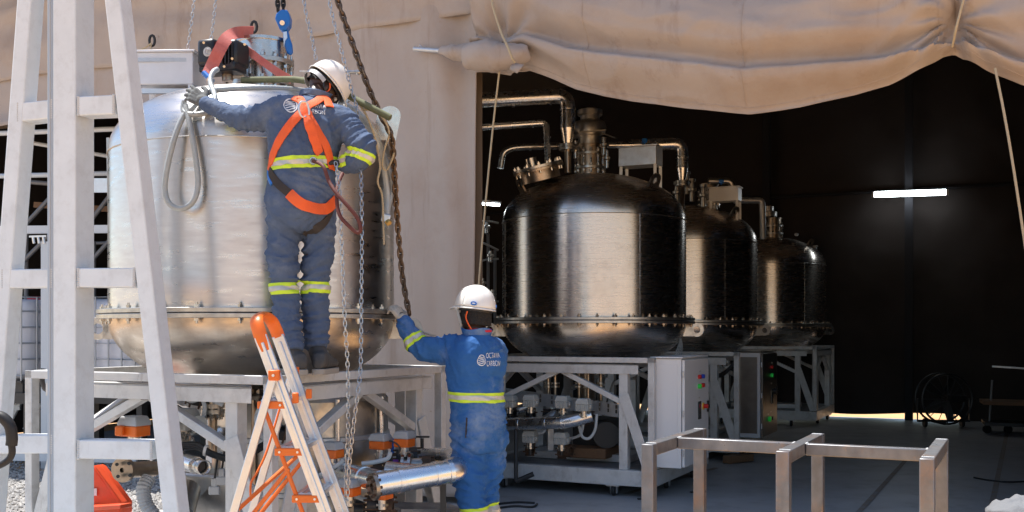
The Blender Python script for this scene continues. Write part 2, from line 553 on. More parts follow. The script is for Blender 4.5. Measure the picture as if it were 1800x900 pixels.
# ================================================================ ground, floor, tent
WX, WN = V((.902, -.432, 0)), V((.432, .902, 0))        # along the tent front, into the tent
TO = V((-.6, 9.2, 0))
TRZ = math.atan2(-.432, .902)
def T(s, y, z): return TO + WX * s + WN * y + V((0, 0, z))
def on_wall(px, py, y=0.):
    """(s, z) where the view ray through a photo pixel meets the plane at depth y of the tent front"""
    d = V(((px - 900) / F, 1, -(py - HY) / F))
    o = V((0, 0, EYE))
    n = WN
    t = ((TO + WN * y) - o).dot(n) / d.dot(n)
    p = o + d * t
    return (p - TO).dot(WX), p.z

g = MB()
g.add([(-400, -400, 0), (400, -400, 0), (400, 600, 0), (-400, 600, 0)], [(0, 1, 2, 3)])
tag(obj('ground', g, 'earth', loc=(0, 0, 0)), kind='structure')
g = MB()
g.add([(-11, 2.5, .004), (-.2, 2.5, .004), (1.0, 5.0, .004), (-.3, 9.05, .004), (-6.3, 11.9, .004), (-12, 13.5, .004)], [(0, 1, 2, 3, 4, 5)])
tag(obj('gravel_ground', g, 'gravel', loc=(0, 0, 0)), kind='structure')
g = MB()
z = .012
g.prism([T(-8, 1.35, -.1), T(9.2, 1.35, -.1), T(9.2, 11.25, -.1), T(-8, 11.25, -.1)], (0, 0, .1 + z))
g.prism([T(-1.9, -.6, -.1), T(9.2, -.6, -.1), T(9.2, 1.35, -.1), T(-1.9, 1.35, -.1)], (0, 0, .1 + z))
tag(obj('tent_floor', g, 'slab', loc=(0, 0, 0), smooth=0), kind='structure')
# loose stones in the sunlit strip
g = MB()
rs = random.Random(3)
for i in range(5200):
    px, Y = rs.uniform(-25, 330), rs.uniform(8.4, 12.6)
    X = (px - 900) / F * Y
    if (V((X, Y, 0)) - TO).dot(WN) > 1.3: continue
    r = rs.uniform(.008, .026)
    a = rs.uniform(0, 6.3)
    vs = []
    for dx, dy, dz in ((1, 0, 0), (0, 1, 0), (-1, 0, 0), (0, -1, 0), (0, 0, .8), (0, 0, -.6)):
        k = r * rs.uniform(.7, 1.25)
        vs.append(V((X + (dx * math.cos(a) - dy * math.sin(a)) * k, Y + (dx * math.sin(a) + dy * math.cos(a)) * k, .008 + r * .35 + dz * k)))
    g.add(vs, [(0, 1, 4), (1, 2, 4), (2, 3, 4), (3, 0, 4), (1, 0, 5), (2, 1, 5), (3, 2, 5), (0, 3, 5)])
tag(obj('gravel_stones', g, 'stone', smooth=0, loc=(0, 0, 0), fixn=False), 'loose grey crushed stones on the ground at lower left', 'gravel', kind='stuff')
# worn painted lines on the floor
g = MB()
def floor_strip(a, b, w):
    a, b = V(a), V(b)
    n = (b - a).cross(V((0, 0, 1))).normalized() * w / 2
    g.add([a - n, b - n, b + n, a + n], [(0, 1, 2, 3)])
fz = .0165
def FP(px, py): 
    Y = (EYE - fz) * F / (py - HY)
    return V(((px - 900) / F * Y, Y, fz))
floor_strip(FP(1505, 905), FP(1600, 800), .05)
floor_strip(FP(1100, 868), FP(1260, 822), .07)
floor_strip(FP(1740, 905), FP(1770, 760), .05)
tag(obj('floor_marking', g, 'floorline', loc=(0, 0, 0)), kind='structure')

tent = thing('canvas_tent', 'large beige canvas workshop tent with black lining and open drapes', 'tent', TO, TRZ)
def TL(s, y, z): return V((s, y, z))                      # tent-local
EAVE, RIDGE, DEEP, LFT, RGT = 5.9, 7.9, 11.3, -9.0, 9.2
# front wall: upper flap, curtain, right curtain
def wall_pt(s, z, off=0.):
    w = .030 * fbm(V((s * 1.1, z * .35, 3.3)), 4) + .022 * math.sin(s * 5.1 + .8 * fbm(V((s, z * .3, 1)), 2))
    return V((s, -off - w, z))
def left_bottom(s):                                        # lower edge of the canvas left of the curtain
    return 3.86 + .03 * math.sin(s * 2.1) + .03 * fbm(V((s * 1.6, 0, 0)), 3)
g = MB()
def flap(u, v):
    s = LFT + (0.40 - LFT) * u
    zb = 4.36 + .05 * math.sin(s * 1.3 + 2) * min(1, -s / 3 if s < 0 else 0)
    z = zb + (EAVE - zb) * v
    lump = .07 * math.exp(-((z - zb - .32) / .16) ** 2) * (.55 + .6 * noise.noise(V((s * .7, 1.2, 4))))
    lump += .06 * math.exp(-((z - zb - .68 - .1 * math.sin(s)) / .10) ** 2)
    lump += .03 * fbm(V((s * 1.5 + z * 2.2, z * 1.8, 7)), 4)
    return V((s, -.045 - lump * min(1, (z - zb) * 6 + .1), z))
g.grid(150, 30, flap)
obj('wall_flap', g, 'canvas', tent, loc=(0, 0, 0), world=False, solid=.006, smooth=80)
g = MB()
def upper(u, v):
    s = LFT + (-2.5 - LFT) * u
    zb = left_bottom(s)
    z = zb + (4.9 - zb) * v
    return V((s, -.02 - .05 * math.exp(-((z - zb) / .1) ** 2) * (1 + .5 * math.sin(s * 3)) - .03 * fbm(V((s * 1.4, z * 1.8, 9)), 3), z))
g.grid(110, 16, upper)
obj('wall_canvas', g, 'canvas', tent, loc=(0, 0, 0), world=False, solid=.006, smooth=80)
g = MB()
def curtain(u, v):
    s = -2.5 + (.335 + 2.5) * u
    z = .07 + (4.85 - .07) * v
    e = max(0, (u - .72) / .28)
    lowr = math.exp(-((z) / .9) ** 2)
    d = .035 * fbm(V((s * 1.2, z * .25, 5)), 4)
    d += e * .055 * math.sin((s + .10 * (z - 2)) * 13) * (.5 + .5 * min(1, z / 4))
    d += .05 * max(0, 1 - abs((s + 1.15 + .12 * (4 - z)) / .16)) * min(1, z / 2.5)
    d += .07 * lowr * fbm(V((s * 2.4, z * 2.2, 8)), 3)
    d += .035 * math.exp(-((z - 4.1) / .5) ** 2) * math.sin(s * 9 + .7 * z)
    return V((s - .05 * e * e * math.sin(z * .8), -.02 - d, z))
g.grid(120, 90, curtain)
obj('curtain', g, 'canvas', tent, loc=(0, 0, 0), world=False, solid=.008, smooth=80)
g = MB()
g.grid(30, 30, lambda u, v: wall_pt(5.35 + 4.0 * u, .06 + 4.9 * v, .02))
obj('curtain', g, 'canvas', tent, loc=(0, 0, 0), world=False, solid=.008, smooth=80)
# lining behind the front canvas, browned to warm the reflections in the dark tanks
for c_, sz in ((((LFT - 2.5) / 2, .10, 4.55), (-2.5 - LFT, .012, 1.3)), ((-1.09, .12, 2.6), (2.8, .012, 5.1)), ((7.3, .12, 2.6), (3.8, .012, 5.1))):
    g = MB(); g.box(c_, sz); obj('front_lining', g, 'lining', tent, loc=(0, 0, 0), world=False, smooth=0)
# valance: the rolled-up door of the big opening
EDGE = [(845, 118), (880, 124), (917, 116), (960, 132), (1000, 150), (1050, 162), (1100, 171), (1200, 184), (1310, 195), (1400, 182), (1500, 160), (1560, 141),
        (1620, 112), (1655, 92), (1674, 84), (1690, 92), (1730, 113), (1800, 143), (1900, 168)]
ez = [on_wall(a, b, -.2) for a, b in EDGE]
def edge_z(s):
    if s <= ez[0][0]: return ez[0][1]
    for (s0, z0), (s1, z1) in zip(ez, ez[1:]):
        if s <= s1:
            t = (s - s0) / (s1 - s0)
            return z0 + (z1 - z0) * t
    return ez[-1][1]
S1, S2 = on_wall(868, 60, -.2)[0], on_wall(1676, 70, -.2)[0]
def swag(s):
    if s < S2: t = (s - S1) / (S2 - S1)
    else: t = (s - S2) / 3.2
    return max(0, math.sin(math.pi * min(1, max(0, t)))) ** .8
g = MB()
def piece(x, pts_):
    """smooth profile through (x, y) points"""
    for (x0, y0), (x1, y1) in zip(pts_, pts_[1:]):
        if x <= x1:
            t = max(0, (x - x0) / (x1 - x0)); t = t * t * (3 - 2 * t) * .55 + t * .45
            return y0 + (y1 - y0) * t
    return pts_[-1][1]
def val(u, v):
    s = .345 + 9. * u
    zb = edge_z(s)
    z = zb + (EAVE - zb) * (v ** 1.35)
    q = z - zb
    sw = swag(s)
    if s < S2:
        t = max(0, (s - S1) / (S2 - S1))
        k = (.72 + .28 * math.sin(math.pi * min(1, t))) * (1 - .72 * t ** 4)
        q2 = .74 - .16 * t
        val_d = .05 + .09 * (1 - t) if t < .5 else .095
    else:
        t = min(1, (s - S2) / 2.0)
        k = .28 + .5 * t
        q2, val_d = .62, .10
    qv = .37 * k
    wob = .035 * noise.noise(V((s * .8, q * .8, 2)))
    x = q + wob
    top = .275 * (.72 + .28 * sw)
    d = piece(x, ((-.1, .02), (0, .03), (qv * .78, top * .93), (qv * .92, top), (qv * 1.04, top - val_d * .8), (qv * 1.16, top - val_d), (q2 - .12, top + .03), (q2, top + .04), (q2 + .28, top - .05), (q2 + .62, top - .02), (q2 + 1.1, .10), (4, .05)))
    # creases that run out of the ties
    for st in (S1, S2):
        r = math.hypot((s - st) * .7, q - .25)
        a = math.atan2(q - .22, (s - st) * .8)
        d += .045 * math.sin(a * 11 + 1.5) * math.exp(-r / .38) * min(1, r / .12)
        d -= .14 * math.exp(-((s - st) / .06) ** 2) * math.exp(-((q - .15) / .40) ** 2)
    # long diagonal drag folds up to the right-hand tie, and small cloth creases
    if s < S2:
        e = (q - .30) - (S2 - s) * .20
        d += .05 * math.exp(-(e / .07) ** 2) * math.exp(-((S2 - s) / 1.6)) 
        e = (q - .62) - (S2 - s) * .10
        d += .04 * math.exp(-(e / .06) ** 2) * math.exp(-((S2 - s) / 1.9))
    n1 = abs(noise.noise(V((s * 1.5 + q * 1.5, q * 3.2 - s * .5, 6))))
    d += .020 * (max(0, 1 - n1 * 2.6) ** 2)
    d += .010 * fbm(V((s * 1.3 + q, q * 2.6, 16)), 5)
    d += .010 * math.exp(-q / .02)
    return V((s, -max(.01, d) * min(1, .25 + (EAVE - z) * 2), z))
g.grid(340, 130, val)
obj('valance', g, 'canvas', tent, loc=(0, 0, 0), world=False, solid=.006, smooth=80)
g = MB()
g.grid(60, 10, lambda u, v: V((.5 + 8.7 * u, .06, edge_z(.5 + 8.7 * u) + .12 + v * (EAVE - edge_z(.5 + 8.7 * u) - .12))))
obj('valance_lining', g, 'lining', tent, loc=(0, 0, 0), world=False, smooth=0)
g = MB()
def seam_line(f, a, b, n=60):
    return [f(a + (b - a) * i / n) for i in range(n + 1)]
o_ = bpy.data.objects['valance'].data
def val_at(s, q):
    zb = edge_z(s); v = (q / (EAVE - zb)) ** (1 / 1.35)
    p = val((s - .345) / 9., v); p.y -= .005
    return p
g.tube(seam_line(lambda s: val_at(s, .045), .5, 6.5, 160), .004, 5)
obj('hem_seam', g, 'canvas', tent, loc=(0, 0, 0), world=False)
for s_ in (1.42, 2.72, 4.1):
    g = MB(); g.tube(seam_line(lambda q: val_at(s_ + .03 * q, q), .03, 1.3, 60), .0035, 5); obj('panel_seam', g, 'canvas', tent, loc=(0, 0, 0), world=False)
g = MB(); g.tube(seam_line(lambda s: val_at(s, 1.02 + .05 * s), .45, 5, 120), .004, 5); obj('panel_seam', g, 'canvas', tent, loc=(0, 0, 0), world=False)
# rolled sleeve that sticks out left of the tie
def roll(name, ps, rs_, seed, mt='canvas', par=tent):
    q = smoothline(ps, 7)
    g2 = MB()
    rr = []
    for i in range(len(q)):
        t = i / (len(q) - 1) * (len(rs_) - 1)
        a = int(min(t, len(rs_) - 2))
        rr.append(rs_[a] + (rs_[a + 1] - rs_[a]) * (t - a))
    g2.tube(q, rr, 40)
    for p in g2.v:
        p += V((1, 1, 1)) * 0 + (V((noise.noise(p * 7 + V((seed, 0, 0))), noise.noise(p * 7 + V((0, seed, 0))), noise.noise(p * 6 + V((0, 0, seed))))) * .022)
        p += V((0, 0, 1)) * .02 * noise.noise(V((p.x * 16, p.z * 9, seed)))
    return obj(name, g2, mt, par, smooth=80)
def WP(px, py, y=-.25):
    s, z_ = on_wall(px, py, y)
    return T(s, y, z_)
roll('rolled_sleeve', [WP(776, 90, -.18), WP(800, 92, -.2), WP(833, 95, -.22)], [.03, .075, .085], 1)
roll('rolled_sleeve', [WP(826, 98, -.22), WP(862, 98, -.28), WP(905, 96, -.26), WP(930, 92, -.2)], [.12, .135, .11, .05], 2)
g = MB()
g.add([WP(896, 122, -.34), WP(921, 114, -.33), WP(909, 129, -.36), WP(900, 110, -.30)], [(0, 2, 1), (0, 1, 3)])
obj('fold_tip', g, 'canvas', tent, solid=.006)
# roof, back wall, sides
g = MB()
g.add([(LFT, -.62, EAVE - .12), (RGT, -.62, EAVE - .12), (RGT, DEEP / 2, RIDGE), (LFT, DEEP / 2, RIDGE), (RGT, DEEP, EAVE + .6), (LFT, DEEP, EAVE + .6)], [(0, 1, 2, 3), (3, 2, 4, 5)])  # unseen front overhang added to keep the sun off the canvas front
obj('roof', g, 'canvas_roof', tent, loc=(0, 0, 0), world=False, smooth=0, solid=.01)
g = MB()
def backw(u, v):
    s = LFT + (RGT - LFT) * u
    b0 = (.10 + .03 * math.sin(s * 2.3)) if -8 < s < 3.85 else .01
    z = b0 + (EAVE + .8 - b0) * v
    wr = fbm(V((s * .9, z * .9, 11)), 5) * .06
    for cx, cz in ((5.6, 3.9),):
        r = math.hypot(s - cx, z - cz)
        wr += .04 * math.sin(math.atan2(z - cz, s - cx) * 11) * math.exp(-abs(r - .5) / .5)
    return V((s, DEEP - .10 - wr, z))
g.grid(220, 80, backw)
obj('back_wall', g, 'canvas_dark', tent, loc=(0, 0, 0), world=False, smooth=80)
for s in (LFT, RGT):
    g = MB()
    g.add([(s, 0, .01), (s, DEEP, .01), (s, DEEP, EAVE + .5), (s, DEEP / 2, RIDGE), (s, 0, EAVE)], [(0, 1, 2, 3, 4)])
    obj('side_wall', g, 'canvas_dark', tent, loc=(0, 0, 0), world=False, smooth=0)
for s in (-6.5, -3.2, .6, 3.05, 5.55, 8.2):
    g = MB()
    g.box((s, DEEP - .32, 3.0), (.13, .10, 6.0))
    obj('post', g, 'tentpost', tent, loc=(0, 0, 0), world=False, smooth=0)
g = MB()
g.tube([(LFT, DEEP - .26, 4.02), (RGT, DEEP - .26, 4.02)], .03, 8)
obj('wall_rail', g, 'tentpost', tent, loc=(0, 0, 0), world=False)
for s in (.15, 5.5):
    g = MB()
    g.box((s, .22, 2.6), (.07, .07, 5.1))
    obj('post', g, 'tentpost', tent, loc=(0, 0, 0), world=False, smooth=0)
g = MB()
g.tube([WP(728, 86, -.10), WP(782, 90, -.14)], .022, 12)
g.tube([WP(735, 84, -.1), WP(738, 79, -.1), WP(742, 84, -.1)], .006, 6)
obj('roller_pipe', g, 'galv', tent)
# grommets with cord tufts on the flap
for px, py in ((268, 72), (447, 48)):
    g = MB()
    c = WP(px, py, -.16)
    g.tube([c + V((math.cos(a) * .028, -.01, math.sin(a) * .055)) for a in [k * .52 for k in range(12)]], .014, 6, closed=True)
    obj('eyelet', g, 'black', tent)
g = MB()
g.tube(smoothline([WP(266, 76, -.19), WP(255, 84, -.2), WP(240, 90, -.19)], 5), .008, 6)
g.tube(smoothline([WP(266, 76, -.19), WP(264, 92, -.2)], 5), .007, 6)
obj('eyelet_cord', g, 'rope', tent)
# tie ropes and hanging cords
def rope(path, r, label, m='rope', cat='rope', group='ropes tying up the tent door'):
    g2 = MB()
    g2.tube(smoothline(path, 6), r, 7)
    return tag(obj('tie_rope', g2, m, smooth=60), label, cat, group)
rope([WP(862, -25, -.36), WP(866, 10, -.40), WP(880, 55, -.45), WP(893, 84, -.48), WP(900, 102, -.46), WP(905, 110, -.42)], .010, 'doubled rope knotting up the left end of the rolled canvas door')
rope([WP(1700, -25, -.34), WP(1688, 20, -.34), WP(1680, 52, -.34), WP(1674, 82, -.24)], .009, 'short rope pinching up the canvas valance at its right peak')
rope([WP(878, 124, -.24), WP(868, 210, -.12), WP(856, 330, -.06), WP(843, 480, -.03), WP(838, 560, -.02)], .0085, 'thin cord hanging down the left edge of the open tent door')
rope([WP(1749, 120, -.3), WP(1765, 200, -.35), WP(1782, 300, -.4), WP(1803, 440, -.45)], .009, 'slanting guy cord at the far right of the open tent door')
# fluorescent tubes
for a, b, lab in (((1537, 342), (1663, 338), 'long lit fluorescent tube on the dark back wall of the tent'),):
    A, B = T(*[on_wall(*a, 10.75)[0], 10.75, on_wall(*a, 10.75)[1]]), T(*[on_wall(*b, 10.75)[0], 10.75, on_wall(*b, 10.75)[1]])
    t = thing('tube_light', lab, 'light', (A + B) / 2, 0., 'fluorescent tubes in the tent')
    g = MB(); g.beam(A, B, .07, .09); obj('lamp_tube', g, 'bulb', t)
    g = MB(); g.beam(A + WN * .06 + V((0, 0, .03)), B + WN * .06 + V((0, 0, .03)), .05, .06); obj('lamp_body', g, 'cabinet', t)
    for e, d in ((A, -1), (B, 1)):
        g = MB(); g.beam(e, e + (B - A).normalized() * .035 * d, .075, .095); obj('end_cap', g, 'cabinet', t)
A, B = P(838, 357, 12.4), P(872, 360, 12.0)
t = thing('tube_light', 'small tube light glimpsed between the curtain edge and the nearest dark tank', 'light', (A + B) / 2, 0., 'fluorescent tubes in the tent')
g = MB(); g.beam(A, B, .10, .03); obj('lamp_tube', g, 'bulb', t)
g = MB(); g.beam(A + V((0, 0, .03)), B + V((0, 0, .03)), .14, .03); obj('lamp_body', g, 'cabinet', t)
# ================================================================ tanks and stands
TR, SEAM, FLZ = .95, 2.68, 1.66
C1 = V((-1.75, 6.82, 0)); C2 = V((.85, 10.66, 0)); C3 = V((2.22, 13.34, 0)); C4 = V((4.45, 17.75, 0))
HS = .96
CT1 = C1 + V((.042, 0, 0))
def prof_dome(r=TR, z0=SEAM, h=.50, n=30, e=1.):
    return [(r * max(0, math.cos(t)) ** e, z0 + h * math.sin(t) ** e) for t in [math.pi / 2 * k / n for k in range(n + 1)]]

def make_stand(name, label, loc, detail=True):
    t = thing(name, label, 'stand', loc, TRZ, 'steel stands under the reactor tanks')
    def part(n, mb, m='stand', bev=.004): return obj(n, mb, m, t, loc=(0, 0, 0), world=False, bev=bev, smooth=30)
    for k in range(4):                                     # a post, a top rail, two legs, two braces, two kick plates on every side
        rot = Matrix.Rotation(k * math.pi / 2, 3, 'Z')
        def L(x, y, z): return rot @ V((x, y, z))
        g = MB(); g.beam(L(-HS, -HS + .03, 1.285), L(HS - .062, -HS + .03, 1.285), .06, .05); part('top_rail', g)
        g = MB(); g.beam(L(HS - .03, -HS + .03, .27), L(HS - .03, -HS + .03, 1.31), .06, .06, up=rot @ V((0, 1, 0))); part('corner_post', g)
        g = MB()
        poly = [L(-.80, -HS + .02, 1.155), L(-.80, -HS + .02, 1.235), L(.80, -HS + .02, 1.235), L(.80, -HS + .02, 1.155)]
        g.prism(poly, rot @ V((0, .007, 0)))
        g.prism([L(-.80, -HS + .028, 1.235), L(.80, -HS + .028, 1.235), L(.72, -HS + .12, 1.242), L(-.72, -HS + .12, 1.242)], (0, 0, .006))
        part('ring_beam', g, bev=.002)
        for sx in (-1, 1):
            g = MB(); g.beam(L(sx * .65, -HS + .075, .262), L(sx * .65, -HS + .075, 1.233), .085, .085, up=rot @ V((0, 1, 0))); part('leg', g)
            g = MB(); g.beam(L(sx * .02, -HS + .07, 1.175), L(sx * .61, -HS + .07, .90), .05, .06, up=rot @ V((0, -1, 0))); part('brace', g)
            g = MB(); g.beam(L(sx * .66, -HS + .022, .96), L(sx * .90, -HS + .018, .275), .012, .10, up=rot @ V((0, -1, 0)).cross(V((0, 0, 1)))); part('kick_plate', g, bev=.002)
        g = MB(); g.box(L(0, -HS + .06, 1.195), (.06, .06, .09)); part('gusset', g, 'rust', bev=.006)
        g = MB(); g.beam(L(-HS, -HS + .05, .19), L(HS - .1, -HS + .05, .19), .10, .145); part('base_rail', g)
    g = MB(); g.box((0, 0, .256), (2 * HS - .21, 2 * HS - .21, .008)); part('deck', g, 'stand_deck', bev=0)
    g = MB(); g.box((0, -.2, .30), (1.1, .5, .07)); part('deck_plate', g, 'stand', bev=.004)
    # castors
    for x, y in ((.55, -.90), (-.60, -.90), (.90, .55), (-.9, .5), (.86, -.25)):
        c = MB()
        c.box((x, y, .112), (.13, .10, .010))
        for sx in (-.045, .045):
            for sy in (-.035, .035): c.cyl((x + sx, y + sy, .10), (x + sx, y + sy, .16), .007, 6)
        for sx in (-.028, .028): c.prism([(x + sx, y - .03, .108), (x + sx, y + .03, .108), (x + sx, y + .018, .035), (x + sx, y - .018, .035)], (.005, 0, 0))
        cc = obj('castor', c, 'galv', t, loc=(0, 0, 0), world=False)
        w = MB(); w.lathe([(.012, -.018), (.044, -.018), (.05, -.010), (.05, .010), (.044, .018), (.012, .018)], 20, (x, y, .05 + .012), (1, 0, 0)); ww = obj('wheel', w, 'rubber', cc, loc=(0, 0, 0), world=False)
    return t
stand1 = make_stand('reactor_stand', 'pale steel stand under the sunlit tank with a worker standing on its edge', C1)
stand2 = dup(stand1, None, C2, TRZ)
stand2['label'] = 'steel stand under the nearest dark tank, holding a light control cabinet'
stand3 = dup(stand1, None, C3, TRZ)
stand3['label'] = 'steel stand under the second dark tank, partly hidden by the nearer stand'
stand4 = dup(stand1, None, C4, TRZ)
stand4['label'] = 'far small stand under the rearmost tank by the back wall'

def make_tank(name, label, loc, m_shell, m_bowl, nb, eyes, de, TR=.95, FR=1.04, dh=.50):
    t = thing(name, label, 'tank', loc, TRZ, 'domed steel reactor tanks')
    def part(n, mb, m, sm=30, bev=0., par=None): return obj(n, mb, m, par or t, loc=(0, 0, 0), world=False, smooth=sm, bev=bev)
    g = MB(); g.lathe([(TR, FLZ + .03), (TR, SEAM - .002)], 128, caps=False); part('shell', g, m_shell)
    g = MB(); g.lathe(prof_dome(TR, SEAM, dh, 30, de), 128, caps=False); part('upper_dome', g, m_shell, 60)
    g = MB()
    for k in range(220):
        a = 2 * math.pi * k / 220
        r = TR + .003 + .0012 * math.sin(k * 7.3)
        g.v.append(V((r * math.cos(a), r * math.sin(a), SEAM)))
    ring = g.v; g = MB(); g.tube(ring, .0038, 6, closed=True); part('weld_seam', g, 'ss_flange')
    for a in (-2.45, -.72, .9):
        g = MB(); g.tube([V((math.cos(a) * (TR + .001), math.sin(a) * (TR + .001), z)) for z in (FLZ + .04, 2.1, SEAM)], .0035, 6); part('weld_seam', g, 'ss_flange')
    g = MB(); g.lathe([(TR * max(0, math.cos(q)) ** .92, FLZ - .03 - .46 * math.sin(q)) for q in [math.pi / 2 * k / 20 for k in range(21)]], 128, caps=False); part('lower_bowl', g, m_bowl, 60)
    g = MB(); g.lathe([(TR - .01, FLZ + .003), (FR, FLZ + .003), (FR, FLZ + .03), (TR - .01, FLZ + .03)], 128, caps=False); part('upper_flange', g, 'ss_flange', bev=.003)
    g = MB(); g.lathe([(TR - .01, FLZ - .03), (FR, FLZ - .03), (FR, FLZ - .003), (TR - .01, FLZ - .003)], 128, caps=False); part('lower_flange', g, 'ss_flange', bev=.003)
    g = MB(); g.lathe([(TR - .01, FLZ - .004), (FR - .015, FLZ - .004), (FR - .015, FLZ + .004), (TR - .01, FLZ + .004)], 96, caps=False); part('gasket', g, 'black')
    b = MB(); b.cyl((0, 0, -.062), (0, 0, .062), .0075, 8); b.cyl((0, 0, .031), (0, 0, .047), .0155, 6); b.cyl((0, 0, -.047), (0, 0, -.031), .0155, 6)
    first = None
    for k in range(nb):
        a = 2 * math.pi * (k + .3) / nb
        p = V((math.cos(a) * (FR - .036), math.sin(a) * (FR - .036), FLZ))
        if first is None:
            first = obj('bolt', b, 'ss_warm' if m_shell == 'ss_dark' else 'ss', t, loc=p, world=False)
            first.data.name = 'bolt'
        else:
            dup(first, t, p, a)
    # lifting eyes on the flange and on the dome
    for a in (R(25.6 + 3), R(25.6 + 183)):
        d = V((math.cos(a), math.sin(a), 0))
        g = MB(); g.ring_plate(d * (FR + .045) + V((0, 0, FLZ - .09)), d, (0, 0, 1), .075, .034, .016); g.box(d * (FR - .055) + V((0, 0, FLZ - .10)), (.13, .016, .12), Matrix.Rotation(a, 3, 'Z')); part('flange_eye', g, 'ss_flange', bev=.002)
    for a in [R(e) for e in eyes]:
        d = V((math.cos(a), math.sin(a), 0))
        up = (d * .45 + V((0, 0, .9))).normalized()
        c = d * .80 + V((0, 0, SEAM + .36))
        g = MB(); g.ring_plate(c, up.cross(d.cross(up)).normalized() if False else d.cross(up).normalized(), up, .075, .034, .018, foot=.17, fw=.10); part('lifting_eye', g, 'ss_warm' if m_shell == 'ss_dark' else 'ss')
    return t
tank1 = make_tank('reactor_tank', 'bright brushed steel domed tank in the sun with two workers at it', CT1, 'ss_bright', 'ss_bowl', 24, (110,), .92, .917, .985, .46)
tank2 = make_tank('reactor_tank', 'dark polished steel domed tank nearest the front inside the tent', C2, 'ss_dark', 'ss_dark', 36, (-20, 222, 100), .98)
tank3 = dup(tank2, None, C3, TRZ); tank3['label'] = 'second dark polished steel tank, half hidden behind the nearest one in the tent'
tank4 = dup(tank2, None, C4, TRZ); tank4['label'] = 'rearmost small-looking dark tank deep inside the tent by the back wall'

# --- neck with bolted flanges on the top of a tank
def neck(t, c, r, z0, z1, m='ss_warm', mf='ss_flange', levels=(.30, .62), nb=14, top=True):
    root = MB()
    root.lathe([(r, z0), (r, z1)], 40, c)
    o = obj('neck', root, m, t)
    h = z1 - z0
    for lv in levels:
        z = z0 + h * lv
        g = MB(); g.lathe([(r - .01, z), (r + .035, z), (r + .035, z + h * .07), (r - .01, z + h * .07)], 40, c, caps=False); obj('neck_flange', g, mf, o, bev=.002)
    g = MB()
    for k in range(nb):
        a = 2 * math.pi * k / nb
        p = V(c) + V((math.cos(a) * (r + .02), math.sin(a) * (r + .02), 0))
        lo, hi = z0 + h * levels[0], z0 + h * levels[-1]
        g.cyl(p + V((0, 0, lo - .05)), p + V((0, 0, hi + .07)), .009, 8)
        for z in (lo - .02, lo + .04, hi - .02, hi + .04): g.cyl(p + V((0, 0, z - .009)), p + V((0, 0, z + .009)), .017, 6)
    b = obj('stud_bolts', g, 'ss', o)
    b.name = 'stud_ring'
    if top:
        g = MB(); g.lathe([(r - .01, z1 - .02), (r + .012, z1 - .02), (r + .012, z1), (r - .01, z1)], 40, c, caps=False); obj('neck_lip', g, m, o)
    return o
NC1 = P(463, 100, 6.86); NC1.z = 0
neck(tank1, NC1, .168, 3.05, 3.49, 'ss')
NC2 = P(1037, 300, 10.7); NC2.z = 0
neck(tank2, NC2, .13, 3.12, 3.50, levels=(.32, .70), nb=12)
g = MB()
g.lathe([(.12, 3.50), (.12, 3.58), (.10, 3.60), (.16, 3.62), (.17, 3.70), (.15, 3.74), (.10, 3.76), (.10, 3.80), (.13, 3.81), (.13, 3.86), (.06, 3.88)], 32, NC2)
obj('stirrer_motor', g, 'ss_flange', tank2)
g = MB(); g.beam(P(1010, 238, 10.55), P(1058, 234, 10.6), .34, .012); g.beam(P(1058, 234, 10.6), P(1083, 243, 10.5), .05, .012); obj('motor_plate', g, 'ss_flange', tank2)
for (bx, by, Y, r) in ((1062, 262, 10.5, .03), (1012, 268, 10.5, .025), (1067, 285, 10.4, .02)):
    g = MB(); g.lathe([(r, -.06), (r, .02), (r * 1.7, .03), (r * 1.7, .05), (r * .8, .06), (r * .8, .12)], 14, P(bx, by, Y)); obj('gauge_stub', g, 'ss', tank2)
# tilted manhole flange left on the dome of the nearest dark tank
mc = P(947, 300, 10.25); ax = V((-.24, -.13, .95)).normalized()
g = MB(); g.lathe([(.20, -.10), (.20, .0), (.255, .0), (.255, .022), (.20, .022)], 40, mc, ax); h = obj('manhole', g, 'ss_warm', tank2)
g = MB(); g.lathe([(.0, .026), (.255, .026), (.255, .05), (.0, .055)], 40, mc, ax, caps=False); obj('manhole_cover', g, 'ss_flange', h)
xx = ax.cross(V((0, 1, 0))).normalized(); yy = ax.cross(xx)
for k in range(12):
    a = k * math.pi / 6
    p = mc + (xx * math.cos(a) + yy * math.sin(a)) * .23
    g = MB(); g.cyl(p - ax * .03, p + ax * .085, .010, 8); g.cyl(p + ax * .05, p + ax * .072, .02, 6); obj('manhole_bolt', g, 'ss', h)
g = MB(); g.cyl(mc + ax * .05 + xx * .05, mc + ax * .14 + xx * .05, .06, 16); obj('sight_port', g, 'ss', h)
# instrument boxes on legs
def inst_box(par, cx, cy, Y, w, h, d, m='galv', rot=None, legs=True, label=None):
    c = P(cx, cy, Y)
    rot = rot or Matrix.Rotation(TRZ, 3, 'Z')
    g = MB(); g.box(c, (w, d, h), rot)
    b = obj('junction_box', g, m, par, bev=.006, smooth=30)
    g = MB(); g.box(c + V((0, 0, h / 2 + .006)), (w + .03, d + .03, .012), rot); obj('box_lid', g, m, b, bev=.002)
    if legs:
        for sx in (-1, 1):
            for sy in (-1, 1):
                p = c + rot @ V((sx * (w / 2 - .02), sy * (d / 2 - .02), -h / 2))
                g = MB(); g.beam(p, p - V((0, 0, .26)), .03, .03, up=(0, 1, 0)); obj('box_leg', g, m, b)
    return b
b = inst_box(tank1, 301, 129, 6.62, .375, .205, .26, 'box_paint', Matrix.Rotation(R(-2), 3, 'Z'))
c = P(301, 129, 6.62)
g = MB(); g.box(c + V((0, -.133, .052)), (.37, .004, .024)); obj('box_seam', g, 'galv', b)
g = MB(); g.beam(c + V((-.19, -.1, -.14)), c + V((.2, -.1, -.14)), .03, .03); obj('box_shelf', g, 'alu', b)
